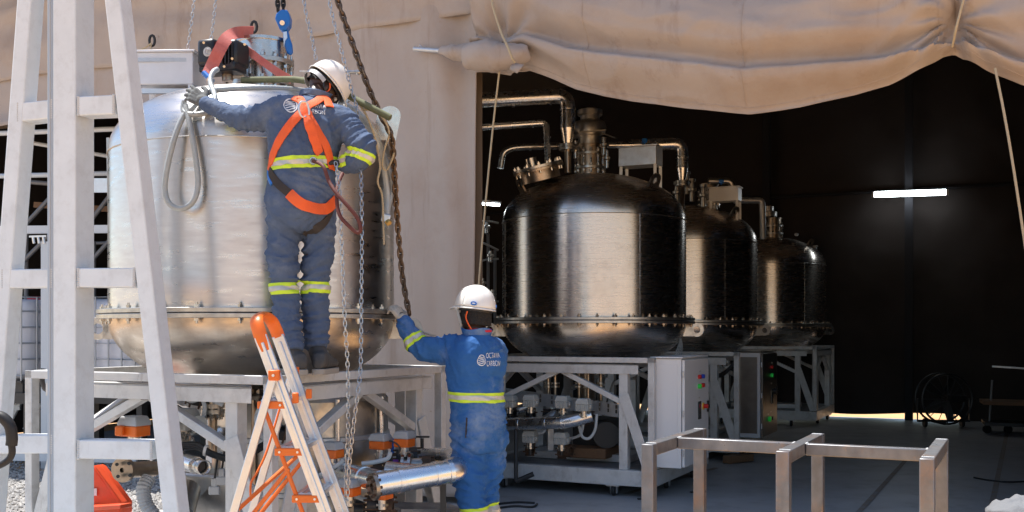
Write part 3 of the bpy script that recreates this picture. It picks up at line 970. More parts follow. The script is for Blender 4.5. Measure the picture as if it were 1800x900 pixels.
inst_box(tank2, 1126, 277, 10.45, .40, .19, .22, 'galv')
inst_box(tank3, 1275, 343, 12.95, .37, .17, .2, 'cabinet')
inst_box(tank4, 1427, 440, 17.6, .16, .13, .12, 'galv', legs=False)
neck(tank3, P(1246, 330, 13.2).xy.to_3d(), .11, 3.1, 3.45, nb=10)
neck(tank4, P(1360, 420, 17.6).xy.to_3d(), .13, 3.1, 3.5, nb=10)
g = MB(); g.lathe([(.10, 3.5), (.14, 3.52), (.14, 3.6), (.08, 3.62), (.08, 3.7)], 24, P(1352, 400, 17.6).xy.to_3d()); obj('stirrer_motor', g, 'ss_flange', tank4)
for px, py in ((1400, 412), (1399, 428), (1397, 437)):
    g = MB(); g.sphere(P(px, py, 17.2), (.04, .03, .03)); obj('sight_glass', g, 'clad', tank4)
# vertical strip with bolts beside the left edge of the sunlit tank
g = MB(); g.beam(P(192, 243, 6.9), P(197, 548, 6.9), .05, .02, up=(1, 0, 0)); k = obj('edge_strip', g, 'ss_flange', tank1)
for py in (270, 300, 350): g = MB(); g.sphere(P(199, py, 6.88), .012); obj('strip_bolt', g, 'ss', k)

# motor / actuator on the sunlit tank
def LB(mb, c, size, rot): mb.box(c, size, rot)
a1 = thing('valve_actuator', 'black actuator box with round white badge beside the neck of the sunlit tank', 'actuator', P(385, 128, 6.55))
r0 = Matrix.Rotation(R(-18), 3, 'Z')
g = MB(); g.box(P(372, 96, 6.50), (.125, .14, .17), r0); obj('motor_housing', g, 'black', a1, bev=.022)
g = MB(); g.box(P(412, 97, 6.52), (.13, .16, .16), r0); obj('gear_housing', g, 'black', a1, bev=.02)
g = MB(); g.box(P(392, 122, 6.52), (.26, .15, .055), r0); obj('actuator_base', g, 'black', a1, bev=.012)
for k in range(4):
    g = MB(); g.box(P(392 + k * 6, 94, 6.43), (.008, .03, .13), r0); obj('cooling_fin', g, 'black', a1)
g = MB(); g.lathe([(.0, 0), (.030, 0), (.030, .004), (.0, .004)], 24, P(365, 91, 6.42), r0 @ V((0, -1, 0))); bd = obj('badge', g, 'silver', a1)
g = MB(); g.tube([P(365, 91, 6.405) + V((math.cos(q) * .017, 0, math.sin(q) * .017)) for q in [k * .6 for k in range(9)]], .004, 6); obj('badge_mark', g, 'actgrey', bd)
for px, py in ((358, 75), (386, 75), (430, 78), (408, 103), (394, 117)):
    g = MB(); g.cyl(P(px, py, 6.42), P(px, py, 6.40), .008, 8); obj('screw', g, 'ss', a1)
g = MB(); g.cyl(P(400, 126, 6.55), P(400, 142, 6.55), .035, 16); g.box(P(418, 133, 6.6), (.10, .08, .02)); obj('actuator_foot', g, 'ss_warm', a1)

def surf(px, py, off=.0):
    """first hit of the view ray with the sunlit tank (shell or dome)"""
    d = V(((px - 900) / F, 1, -(py - HY) / F))
    Y = CT1.y - 1.4
    while Y < CT1.y + .8:
        p = V((0, 0, EYE)) + d * Y
        r = math.hypot(p.x - CT1.x, p.y - CT1.y)
        R_ = .917 if p.z <= SEAM else .917 * max(0, 1 - min(1, (p.z - SEAM) / .46) ** 2.1) ** .48
        if r <= R_ + off: return p
        Y += .004
    return V((0, 0, EYE)) + d * (CT1.y - .15)

# hoses, sling, pole over the sunlit tank
g = MB(); g.tube(smoothline([surf(344, 170, off=.03), surf(372, 160, off=.03), surf(400, 157, off=.03), surf(460, 155, off=.03), surf(520, 158, off=.03), surf(560, 166, off=.03), P(610, 186, 6.14), P(640, 210, 6.12), P(662, 250, 6.14), P(676, 300, 6.32), P(681, 345, 6.35), P(680, 372, 6.33)], 8), .019, 12)
h = tag(obj('flexible_conduit', g, 'hose', smooth=60), 'grey ribbed conduit lying over the dome and down the right of the sunlit tank', 'hose', 'grey conduits on the sunlit tank')
g = MB(); g.tube(smoothline([P(640, 205, 6.1), P(660, 235, 6.12), P(678, 280, 6.3), P(689, 325, 6.38), P(684, 360, 6.36), P(681, 374, 6.35)], 8), .014, 10)
tag(obj('flexible_conduit', g, 'hose', smooth=60), 'thinner grey conduit hanging beside the thicker one right of the sunlit tank', 'hose', 'grey conduits on the sunlit tank')
t = thing('cable_plug', 'square metal cable plug hanging at the right edge of the sunlit tank', 'plug', P(680, 385, 6.33))
g = MB(); g.cyl(P(681, 365, 6.34), P(680, 378, 6.33), .02, 12); obj('cable_gland', g, 'hose', t)
g = MB(); g.box(P(679, 384, 6.32), (.055, .05, .05), Matrix.Rotation(R(12), 3, 'Y')); obj('plug_body', g, 'alu', t, bev=.006)
g = MB(); g.cyl(P(681, 389, 6.29), P(684, 393, 6.28), .018, 12); obj('plug_face', g, 'brass', t)
g = MB(); g.tube(smoothline([P(352, 172, 5.98), P(338, 190, 5.93), P(322, 205, 5.90), P(306, 245, 5.87), P(293, 300, 5.86), P(290, 335, 5.86), P(298, 358, 5.85), P(318, 367, 5.84), P(338, 356, 5.84), P(348, 325, 5.85), P(343, 270, 5.86), P(334, 220, 5.88), P(326, 185, 5.92)], 8), .0165, 12)
tag(obj('hose_loop', g, 'hose', smooth=60), 'grey ribbed hose hanging in a long loop from the upper worker\'s left hand', 'hose', 'grey conduits on the sunlit tank')
g = MB(); g.tube(smoothline([P(324, 178, 5.93), P(322, 192, 5.92), P(330, 200, 5.90), P(350, 201, 5.9), P(374, 192, 5.95), P(378, 170, 6.0), P(370, 145, 6.1), P(374, 128, 6.15), P(382, 122, 6.2)], 8), .016, 12)
tag(obj('hose_coil', g, 'hose', smooth=60), 'short grey hose curling behind the wrist of the upper worker with a metal end', 'hose', 'grey conduits on the sunlit tank')
t = thing('hose_coupling', 'small blue and silver coupling at the lower end of the faded red sling', 'coupling', P(366, 133, 6.15))
g = MB(); g.cyl(P(358, 128, 6.15), P(368, 138, 6.13), .017, 12); obj('coupling_body', g, 'blue', t)
g = MB(); g.cyl(P(368, 138, 6.13), P(373, 143, 6.12), .019, 8); obj('coupling_nut', g, 'ss', t)
def ribbon(mb, path, w, wdir, th=.004, n=8, ws=None):
    q = smoothline(path, n)
    rings = []
    for i, p in enumerate(q):
        d = (q[min(i + 1, len(q) - 1)] - q[max(i - 1, 0)]).normalized()
        wd = wdir[min(int(i / n), len(wdir) - 1)] if isinstance(wdir, list) else wdir
        if isinstance(wdir, list) and int(i / n) + 1 < len(wdir): wd = wd.lerp(wdir[int(i / n) + 1], (i % n) / n)
        wv = (V(wd) - d * V(wd).dot(d)).normalized()
        nn = d.cross(wv) * th / 2
        ww = (ws if ws is None else 0) or w / 2
        rings.append([p - wv * ww - nn, p + wv * ww - nn, p + wv * ww + nn, p - wv * ww + nn])
    return mb.loft(rings)
g = MB()
ribbon(g, [P(365, 130, 6.33), P(374, 112, 6.36), P(386, 88, 6.36), P(398, 68, 6.42), P(415, 58, 6.6), P(445, 56, 6.8)], .075, [V((1, .2, .2)), V((1, .3, .3)), V((1, .3, .2)), V((.8, .8, -.2)), V((.3, 1, 0)), V((.2, 1, 0))])
tag(obj('lifting_sling', g, 'strap_red', smooth=60), 'faded red webbing sling looping over the black actuator of the sunlit tank', 'sling', 'red slings on the sunlit tank')
g = MB()
ribbon(g, [P(432, 84, 6.62), P(444, 95, 6.58), P(464, 110, 6.58), P(490, 128, 6.58), P(513, 141, 6.55)], .05, V((-.4, .1, .9)))
tag(obj('lifting_sling', g, 'strap_red', smooth=60), 'darker red sling slanting down across the bolted neck of the sunlit tank', 'sling', 'red slings on the sunlit tank')
g = MB(); g.tube(smoothline([P(425, 141, 6.45), P(470, 140, 6.42), P(530, 141, 6.3), P(590, 158, 6.1), P(640, 183, 5.98), P(686, 207, 5.95)], 6), [.02] * 31, 12)
tag(obj('pole', g, 'olive', smooth=50), 'olive green pole lying over the dome behind the head of the upper worker', 'pole')
g = MB(); g.ring_plate(P(683, 207, 6.25), (1, .25, 0), (.2, 0, 1), .072, .02, .016, foot=.14, fw=.07)
obj('lug_plate', g, 'ss', tank1)
g = MB(); g.cyl(P(613, 178, 6.4), P(613, 128, 6.4), .013, 10); g.cyl(P(597, 127, 6.4), P(630, 127, 6.4), .013, 10); g.sphere(P(597, 127, 6.4), .018); g.sphere(P(630, 127, 6.4), .018); g.cyl(P(608, 180, 6.4), P(608, 128, 6.4), .02, 10); obj('vent_tee', g, 'ss_flange', tank1)
# fibre cords over the right shoulder of the tank
for i, path in enumerate(([(618, 172, 6.05), (638, 192, 6.0), (655, 230, 6.05), (664, 265, 6.15), (668, 295, 6.2), (664, 320, 6.22), (672, 345, 6.28), (674, 400, 6.3), (675, 430, 6.3)],
                          [(635, 192, 6.0), (660, 196, 6.0), (676, 212, 6.05), (684, 235, 6.1), (676, 262, 6.15), (672, 290, 6.2), (680, 298, 6.25), (692, 270, 6.2), (690, 240, 6.15), (672, 205, 6.05), (650, 188, 6.0)])):
    g = MB(); g.tube(smoothline([P(*q) for q in path], 7), .0065, 7)
    tag(obj('cord', g, 'rope', smooth=60), ('pale fibre cord trailing down the right edge of the sunlit tank past the metal plug', 'pale fibre cord looped in a coil at the right shoulder of the sunlit tank')[i], 'cord', 'fibre cords on the sunlit tank')

# ------------------------------------------------ control cabinets
def make_cabinet(label, C, m, lights):
    rot = Matrix.Rotation(TRZ, 4, 'Z')
    t = thing('control_cabinet', label, 'cabinet', C + rot @ V((1.0, -.46, .30)), TRZ, 'control cabinets on the stands')
    def part(n, mb, mm, par=None, bev=.003): return obj(n, mb, mm, par or t, loc=(0, 0, 0), world=False, bev=bev, smooth=30)
    g = MB(); g.box((.06, 0, .50), (.27, .86, 1.0)); part('cabinet_body', g, 'cabinet' if m == 'cabinet' else 'cabinet_side')
    g = MB(); g.box((.2125, 0, .50), (.024, .84, .98)); d = part('cabinet_door', g, m)
    g = MB(); g.box((.06, 0, 1.012), (.31, .90, .014)); part('cabinet_hood', g, m)
    for z in (.14, .5, .86):
        g = MB(); g.cyl((.212, -.428, z - .03), (.212, -.428, z + .03), .009, 10); part('hinge', g, 'galv', d, 0)
    g = MB(); g.box((.232, .37, .52), (.016, .03, .11)); g.cyl((.225, .37, .52), (.246, .37, .52), .018, 12); part('latch', g, 'black', d, .003)
    for y, z in ((-.12, .26), (.04, .28), (.11, .87), (.08, .62)):
        g = MB(); g.box((.2255, y, z), (.003, .055, .014)); part('label_plate', g, 'silver', d, 0)
    g = MB(); g.box((.06, -.432, .5), (.20, .003, .90)); part('side_seam', g, m, d, .001)
    for (y, z, mm, r) in lights:
        r *= .78
        if mm == 'screen':
            g = MB(); g.box((.228, y, z), (.008, .10, .17)); part('display', g, mm, d, 0)
        elif mm == 'yellow':
            g = MB(); g.cyl((.2245, y, z), (.232, y, z), r, 20); k = part('stop_plate', g, mm, d, 0)
            g = MB(); g.cyl((.232, y, z), (.275, y, z), r * .6, 16); part('stop_button', g, 'led_red', k, 0)
        else:
            g = MB(); g.cyl((.2245, y, z), (.252, y, z), r, 14); part('button', g, mm, d, 0)
    return t
LG = [(.05, .82, 'led_red', .026), (.17, .82, 'led_blue', .026), (.05, .73, 'led_green', .03), (.17, .735, 'led_red', .026), (.08, .50, 'screen', 0), (.22, .53, 'yellow', .045),
      (-.12, .22, 'led_green', .034), (0, .22, 'black', .026), (.06, .245, 'led_red', .02), (.06, .205, 'black', .02), (.12, .245, 'black', .02), (.12, .205, 'led_red', .02), (.24, .24, 'black', .015), (-.12, .10, 'black', .013), (-.05, .10, 'black', .013)]
cab2 = make_cabinet('light grey control cabinet with coloured buttons on the nearest dark tank stand', C2, 'cabinet', LG)
LG3 = [(.05, .82, 'led_red', .026), (.05, .72, 'led_green', .03), (.10, .46, 'screen', 0), (.24, .52, 'black', .045), (-.08, .20, 'led_green', .04), (.04, .20, 'black', .03)]
cab3 = make_cabinet('dark steel control cabinet with red and green lamps further back in the tent', C3, 'cabinet_dark', LG3)

# ------------------------------------------------ overhead pipes in the tent
def elbow_pipe(mb, ps, r, seg=18, bend=.12):
    q = [V(p) for p in ps]
    out = [q[0]]
    for i in range(1, len(q) - 1):
        a, b = (q[i - 1] - q[i]).normalized(), (q[i + 1] - q[i]).normalized()
        p0, p2 = q[i] + a * bend, q[i] + b * bend
        for k in range(6):
            t = k / 5
            out.append(p0 * (1 - t) ** 2 + q[i] * 2 * t * (1 - t) + p2 * t * t)
    out.append(q[-1])
    return mb.tube(out, r, seg), out
def clad_pipe(label, ps, r, rings=(), group='insulated pipes above the dark tanks', m='clad', tip=None):
    t = thing('overhead_pipe', label, 'pipe', P(*ps[-1]), 0., group)
    g = MB(); elbow_pipe(g, [P(*p) for p in ps], r, bend=r * 1.5); o = obj('pipe_jacket', g, m, t, smooth=40)
    for a, b in rings:
        A, B = P(*a), P(*b)
        g = MB(); g.cyl(A, B, r + .006, 18); obj('jacket_band', g, m, t, smooth=40)
    if tip:
        A, B, C_ = P(*tip[0]), P(*tip[1]), P(*tip[2])
        g = MB(); g.tube([A, B], [r, r * .55], 18); obj('reducer', g, m, t, smooth=40)
        g = MB(); g.cyl(B, B - V((0, 0, .03)), r * 1.2, 18); g.cyl(B - V((0, 0, .035)), B - V((0, 0, .06)), r * 1.2, 18); obj('pipe_flange', g, 'ss_flange', t)
        g = MB(); g.cyl(B - V((0, 0, .05)), C_, r * .45, 14); obj('nozzle', g, 'ss_warm', t)
    return t
p1 = clad_pipe('thick silver pipe high at the left that bends down onto the nearest dark tank', [(815, 177, 10.5), (870, 175, 10.5), (998, 168, 10.45), (998, 226, 10.45)], .076,
          (((900, 174, 10.5), (905, 174, 10.5)), ((967, 170, 10.47), (970, 170, 10.47)), ((998, 190, 10.45), (998, 193, 10.45))), tip=((998, 226, 10.45), (998, 254, 10.45), (998, 304, 10.45)))
g = MB(); g.tube([P(905, 174, 10.5), P(928, 172, 10.5), P(936, 172, 10.5), P(955, 171, 10.48)], [.069, .04, .04, .069], 18); obj('pipe_joint', g, 'rust', p1)
clad_pipe('thin silver pipe below the thick one that bends down left of the dome top', [(815, 225, 10.6), (960, 216, 10.6), (963, 282, 10.55)], .035, (((935, 217.5, 10.6), (938, 217.5, 10.6)), ((961.5, 240, 10.6), (961.5, 243, 10.6))))
p3 = clad_pipe('long silver pipe running behind the neck of the nearest dark tank', [(880, 296, 11.3), (884, 268, 11.3), (900, 260, 11.3), (930, 258, 11.3), (1130, 254, 11.5)], .035, (((930, 258.5, 11.3), (934, 258.5, 11.3)),))
clad_pipe('silver pipe bending down between the nearest and the second dark tank', [(1110, 256, 11.9), (1199, 252, 11.9), (1199, 296, 11.9)], .068, (((1150, 254.4, 11.9), (1153, 254.3, 11.9)), ((1199, 275, 11.9), (1199, 278, 11.9))),
          tip=((1199, 296, 11.9), (1199, 318, 11.9), (1199, 420, 11.6)))
clad_pipe('grey pipe with square bend right of the second dark tank', [(1290, 352, 14.6), (1340, 352, 14.6), (1341, 420, 14.6)], .045, (), m='galv')
p6 = clad_pipe('small pipe with blue handle above the second dark tank', [(1245, 318, 12.9), (1285, 318, 12.9), (1288, 330, 12.9)], .04, (), m='ss_flange')
g = MB(); g.box(P(1133, 247, 11.4), (.06, .03, .05)); g.cyl(P(1133, 247, 11.4), P(1133, 256, 11.45), .012); obj('valve_handle', g, 'blue', p3, bev=.01)
g = MB(); g.box(P(1268, 319, 12.7), (.06, .03, .05)); g.cyl(P(1268, 319, 12.7), P(1268, 324, 12.85), .012); obj('valve_handle', g, 'blue', p6, bev=.01)
for i, (px, py) in enumerate(((1207, 312), (1216, 325), (1236, 335), (1190, 330))):
    g = MB(); g.lathe([(.03, -.12), (.03, 0), (.06, .01), (.06, .04), (.03, .05), (.03, .12), (.045, .13), (.045, .16)], 14, P(px, py + 12, 12.8)); obj('nozzle', g, 'ss_flange', tank3)
# ================================================================ valves and pipework under the stands
def valve_box(par, c, w, d, h, base, cap, rz=0., neck_to=None, ribs=False):
    rot = Matrix.Rotation(rz, 3, 'Z')
    c = V(c)
    g = MB(); g.box(c - V((0, 0, h * .22)), (w, d, h * .46), rot); b = obj('actuator', g, base, par, bev=.008, smooth=30)
    g = MB()
    z0, z1 = h * .01, h * .42
    q = []
    for z, k in ((z0, 1.04), (z0 + .018, 1.04), (z1, .80)):
        q.append([c + rot @ V((x * w / 2 * k, y * d / 2 * k, z)) for x, y in ((-1, -1), (1, -1), (1, 1), (-1, 1))])
    g.loft(q); obj('cover', g, cap, b, bev=.005, smooth=30)
    if ribs:
        g = MB()
        for k in range(5): g.box(c + rot @ V(((k - 2) * w * .2, -d * .5, -h * .2)), (w * .06, .018, h * .42), rot)
        obj('rib', g, base, b)
        g = MB()
        for s in (-1, 1): g.box(c + rot @ V((s * w * .56, 0, -h * .12)), (w * .14, d * .5, h * .3), rot)
        obj('cable_box', g, base, b, bev=.006)
    g = MB(); g.cyl(c - V((0, 0, h * .45)), c - V((0, 0, h * .45 + .06)), w * .26, 12); g.box(c - V((0, 0, h * .45 + .035)), (w * .6, d * .4, .014), rot); obj('bracket', g, 'ss', b)
    if neck_to is not None:
        g = MB(); g.cyl(c - V((0, 0, h * .5 + .03)), neck_to, .014, 10); obj('stem', g, 'darkmetal', b)
    return b
def butterfly(par, c, ax, r, m='black'):
    ax = V(ax).normalized()
    g = MB(); g.lathe([(r * .6, -.028), (r, -.028), (r, .028), (r * .6, .028)], 20, c, ax, caps=False); g.lathe([(0, -.004), (r * .62, -.004), (r * .62, .004), (0, .004)], 20, c, ax, caps=False)
    o = obj('wafer_body', g, m, par)
    x = ax.cross(V((0, 0, 1))).normalized(); y = ax.cross(x)
    g = MB()
    for k in range(6):
        a = k * math.pi / 3 + .3
        p = V(c) + (x * math.cos(a) + y * math.sin(a)) * r * .92
        g.cyl(p - ax * .05, p + ax * .05, .007, 6)
    obj('clamp_studs', g, 'rust', o).name = 'clamp_stud'
    return o
# --- manifold of the sunlit stand (sticks out towards the lower worker)
mf = thing('pipe_manifold', 'silver clad pipe manifold with orange and grey valve actuators jutting from the sunlit stand', 'pipework', P(700, 850, 6.1))
def pipe(par, ps, r, m='clad', n='pipe', bands=()):
    g = MB(); q, out = elbow_pipe(g, [V(p) for p in ps], r, 20, bend=r * 1.3)
    o = obj(n, g, m, par, smooth=45)
    for i in bands:
        a, b = ps[i[0]], ps[i[0] + 1]
        p = V(a).lerp(V(b), i[1]); d = (V(b) - V(a)).normalized() * .012
        g = MB(); g.cyl(p - d, p + d, r + .005, 20); obj('jacket_band', g, m, o)
    return o
pipe(mf, [P(602, 830, 6.35), P(668, 846, 5.93)], .062, bands=((0, .6),))
pipe(mf, [P(655, 853, 5.86), P(806, 826, 6.12), P(798, 806, 6.55), P(742, 806, 6.9)], .070, bands=((0, .3), (0, .72), (0, .88)))
pipe(mf, [P(680, 826, 6.35), P(744, 832, 6.3)], .055)
g = MB(); c = P(660, 855, 5.80); ax = (P(655, 853, 5.86) - P(806, 826, 6.12)).normalized()
g.lathe([(.025, 0), (.078, 0), (.078, .022), (.025, .022)], 28, c, ax, caps=False); g.lathe([(.0, .004), (.03, .004)], 20, c, ax, caps=False); e = obj('end_flange', g, 'ss_warm', mf)
x = ax.cross(V((0, 0, 1))).normalized(); y = ax.cross(x)
g = MB()
for k in range(8):
    a = k * math.pi / 4; p = c + (x * math.cos(a) + y * math.sin(a)) * .056; g.cyl(p - ax * .02, p + ax * .035, .009, 6)
obj('flange_bolt', g, 'rust', e)
for (px, py, Y, d) in ((596, 829, 6.37, (1, -.3, 0)), (664, 830, 6.5, (1, .2, 0)), (682, 815, 6.6, (1, .2, 0)), (704, 806, 6.7, (1, .1, 0)), (726, 802, 6.7, (1, .1, 0)), (750, 818, 6.5, (1, 0, 0)), (655, 888, 6.2, (1, 0, 0)), (683, 890, 6.2, (1, 0, 0)), (632, 895, 6.3, (1, 0, 0))):
    butterfly(mf, P(px, py, Y), d, .058, 'rust' if px in (664, 750, 683) else 'black')
g = MB(); g.lathe([(.03, -.03), (.075, -.03), (.075, -.012), (.045, -.012), (.045, .012), (.075, .012), (.075, .03), (.03, .03)], 22, P(716, 817, 6.45), (1, -.1, 0)); obj('pipe_union', g, 'ss', mf)
g = MB(); g.cyl(P(716, 817, 6.45), P(752, 815, 6.5), .04, 16); obj('spool', g, 'ss_flange', mf)
g = MB(); g.cyl(P(691, 816, 6.5), P(700, 816, 6.5), .03, 14); obj('tape_wrap', g, 'purple', mf)
for (px, py, Y, w, nt) in ((584, 790, 6.25, .115, (590, 825)), (615, 783, 6.75, .12, (618, 815)), (669, 775, 6.5, .115, (667, 812)), (711, 771, 6.45, .105, (712, 806)), (613, 856, 6.05, .115, (617, 892)), (672, 862, 6.1, .10, (675, 885))):
    valve_box(mf, P(px, py, Y), w, .10, .115, 'orangered' if False else 'orange', 'actgrey', TRZ, P(nt[0], nt[1], Y))
for ps in ([(604, 808), (595, 816), (575, 828), (556, 838)], [(686, 795), (681, 806), (660, 812), (636, 815)], [(612, 850), (622, 868), (640, 878), (660, 880)], [(684, 775), (694, 778), (702, 786), (700, 800)]):
    g = MB(); g.tube(smoothline([P(a, b, 6.2) for a, b in ps], 6), .014 if ps[0][0] != 684 else .005, 10); obj('conduit', g, 'hose_light' if ps[0][0] != 684 else 'black', mf)
g = MB(); g.tube(smoothline([P(500, 838, 6.4), P(540, 842, 6.4), P(580, 830, 6.4), P(610, 805, 6.4)], 6), .02, 10); obj('conduit', g, 'hose_light', mf)
g = MB(); g.beam(P(779, 840, 6.2), P(779, 905, 6.2) - V((0, 0, .2)), .035, .035, up=(0, 1, 0)); obj('prop', g, 'darkmetal', mf)
g = MB(); g.beam(P(690, 893, 6.5), P(800, 893, 6.7), .30, .03); obj('support_plate', g, 'stand_deck', mf)
# --- equipment inside the sunlit stand
eq = thing('cable_tray', 'slotted galvanised tray crossing the middle of the sunlit stand', 'tray', P(605, 772, 6.7))
g = MB(); g.beam(P(520, 756, 6.35), P(676, 748, 7.05), .012, .15); o = obj('tray_plate', g, 'galv', eq, smooth=0)
for px, Y in ((568, 6.52), (591, 6.62), (634, 6.82)):
    g = MB(); g.beam(P(px, 743, Y - .012), P(px, 757, Y - .012), .012, .004, up=(0, 1, 0)); obj('tray_slot', g, 'white', o)
g = MB(); g.beam(P(572, 775, 6.50), P(626, 768, 6.8), .004, .012); obj('tray_stripe', g, 'orangered', o)
t = thing('steel_drum', 'big dull steel drum standing in the middle of the sunlit stand', 'drum', (C1.x + .32, C1.y + .18, .3))
g = MB(); g.lathe([(.56, .30), (.58, .32), (.58, 1.10), (.55, 1.14), (.2, 1.15)], 56, (C1.x + .32, C1.y + .18, 0)); o = obj('drum_shell', g, 'ss_flange', t)
for z in (.52, .86):
    g = MB(); g.lathe([(.578, z - .02), (.590, z - .012), (.590, z + .012), (.578, z + .02)], 56, (C1.x + .32, C1.y + .18, 0), caps=False); obj('drum_band', g, 'galv', o)
for a in (-1.0, -.35, -1.9):
    d_ = V((math.cos(a), math.sin(a), 0)); c_ = V((C1.x + .32, C1.y + .18, 0)) + d_ * .60
    g = MB(); g.cyl(c_ + V((0, 0, .3)), c_ + V((0, 0, 1.12)), .016, 10); obj('drum_pipe', g, 'clad' if a > -1.5 else 'ss_warm', o)
t = thing('blower_housing', 'big grey steel blower box low in the left bay of the sunlit stand', 'blower', P(395, 870, 6.6))
g = MB(); g.box(P(385, 872, 6.7), (.50, .5, .36), Matrix.Rotation(R(-20), 3, 'Z')); obj('blower_box', g, 'ss_flange', t, bev=.02)
g = MB(); g.tube(smoothline([P(310, 702, 6.6), P(330, 680, 6.6), P(352, 672, 6.6), P(385, 690, 6.6)], 8), .07, 14); obj('duct_bend', g, 'galv', t)
g = MB(); g.cyl(P(400, 800, 6.75), P(400, 860, 6.75), .10, 24); obj('blower_inlet', g, 'ss_warm', t)
g = MB(); g.cyl(P(330, 860, 6.4), P(318, 905, 6.2), .08, 18); obj('blower_outlet', g, 'ss_flange', t)
def column(px, y0, y1, Y, r, label, fl, m='ss_warm'):
    t = thing('outlet_pipe', label, 'pipe', P(px, y1, Y), 0., 'flanged pipes under the sunlit tank')
    g = MB(); g.cyl(P(px, y0, Y), P(px, y1, Y), r, 24); obj('pipe', g, m, t)
    for fy in fl:
        c = P(px, fy, Y)
        for dz in (-.018, .018):
            g = MB(); g.lathe([(r * .8, -.014), (r + .045, -.014), (r + .045, .014), (r * .8, .014)], 28, c + V((0, 0, dz))); f = obj('pipe_flange', g, 'ss_flange', t)
        g = MB()
        for k in range(8):
            a = k * math.pi / 4 + .2; p = c + V((math.cos(a), math.sin(a), 0)) * (r + .025)
            g.cyl(p - V((0, 0, .07)), p + V((0, 0, .07)), .009, 8)
            for z in (-.045, .045): g.cyl(p + V((0, 0, z - .01)), p + V((0, 0, z + .01)), .018, 6)
        obj('stud', g, 'ss', f)
    return t
column(374, 650, 800, 6.45, .028, 'thin flanged rusty pipe under the left side of the sunlit tank', (718,))
column(436, 640, 830, 6.75, .075, 'thick flanged outlet pipe under the middle of the sunlit tank', (700, 738), )
t = thing('pump_motor', 'pale grey box actuator left of the flanged pipes under the sunlit tank', 'actuator', P(322, 790, 6.3))
valve_box(t, P(322, 736, 6.25), .15, .13, .15, 'actlight', 'actlight', TRZ, P(322, 775, 6.25), ribs=False)
g = MB(); g.cyl(P(300, 745, 6.3), P(296, 745, 6.0), .05, 16); g.cyl(P(345, 745, 6.3), P(350, 745, 6.2), .05, 16); obj('terminal_box', g, 'actlight', t)
g = MB()
for i in range(9): g.cyl(P(312 + i * 3.2, 760 + (i * 37) % 22, 6.2), P(314 + i * 3.2, 775 + (i * 29) % 20, 6.15), .012, 8)
obj('fitting', g, 'ss', t)
t = thing('drain_stub', 'shiny threaded pipe stub pointing right behind the right leg of the gantry', 'pipe', P(340, 830, 6.0))
g = MB(); g.cyl(P(296, 803, 6.15), P(345, 818, 5.9), .050, 24); obj('pipe', g, 'clad', t, smooth=45)
g = MB(); g.tube([P(343, 817.4, 5.91), P(359, 822, 5.83)], .040, 24, caps=False); obj('thread', g, 'ss', t, solid=.008)
g = MB(); g.cyl(P(350, 819.5, 5.88), P(351, 819.8, 5.87), .034, 20); obj('bore', g, 'black', t)
g = MB()
for k in range(3): g.tube(smoothline([P(300, 782 + k * 3, 6.2), P(345, 780 + k * 4, 6.1), P(372, 795 + k * 3, 6.0), P(405, 803 + k * 3, 6.0), P(440, 792 + k * 4, 6.05), P(475, 772 + k * 4, 6.15)], 7), .012, 8)
t = tag(obj('cable_bundle', g, 'rubber', smooth=60), 'bundle of thick black cables sagging across the left bay of the sunlit stand', 'cable')
g = MB()
for px in (362, 411, 455): g.cyl(P(px, 789, 6.03) , P(px + 2, 803, 6.03), .012, 8)
for px, py in ((362, 792), (411, 806)):
    gg = MB(); gg.lathe([(.03, -.008), (.034, -.008), (.034, .008), (.03, .008)], 12, P(px, py, 6.0), (1, 0, -.2), caps=False); obj('cable_tie', gg, 'white', t)
for px, py, lab in ((377, 862, 'lower grey cable connector dangling under the black cable bundle'), (390, 845, 'upper grey cable connector dangling under the black cable bundle')):
    t = thing('cable_connector', lab, 'connector', P(px, py + 10, 6.0), 0., 'dangling connectors')
    g = MB(); g.box(P(px, py, 6.0), (.065, .03, .05)); obj('connector_body', g, 'actgrey', t, bev=.006)
    g = MB(); g.box(P(px, py - 14, 6.0), (.035, .025, .05)); obj('connector_neck', g, 'actgrey', t, bev=.006)
    g = MB(); g.tube(smoothline([P(px, py - 18, 6.0), P(px + 3, py - 40, 6.0), P(px + 6, py - 60, 6.02)], 5), .006, 6); obj('lead', g, 'rubber', t)
t = thing('valve_actuator', 'orange and grey valve actuator at the left end of the sunlit stand', 'actuator', P(228, 775, 6.2))
valve_box(t, P(236, 748, 6.2), .15, .12, .14, 'orange', 'actgrey', TRZ, P(238, 785, 6.2))
g = MB(); g.box(P(212, 757, 6.15), (.05, .07, .06)); obj('side_knob', g, 'orange', t, bev=.01)
g = MB(); g.lathe([(.015, -.015), (.075, -.015), (.075, .015), (.015, .015)], 26, P(217, 826, 6.2), (-.25, -1, 0), caps=False); f = obj('flange_plate', g, 'ss_warm', t)
for k in range(4):
    a = k * math.pi / 2 + .7
    g = MB(); g.cyl(P(217 + math.cos(a) * 15, 826 + math.sin(a) * 15, 6.17), P(217 + math.cos(a) * 15, 826 + math.sin(a) * 15, 6.12), .011, 8); obj('flange_hole', g, 'black', f)
g = MB(); g.cyl(P(222, 826, 6.25), P(270, 824, 6.5), .05, 16); obj('pipe', g, 'ss_warm', t)
g = MB()
q = smoothline([P(262, 840, 6.35), P(252, 860, 6.3), P(258, 888, 6.3), P(278, 915, 6.3)], 10)
g.tube(q, [.040 + .006 * (i % 2) for i in range(len(q))], 14)
tag(obj('corrugated_hose', g, 'actgrey', smooth=20), 'grey corrugated hose dropping to the gravel behind the right leg of the gantry', 'hose')

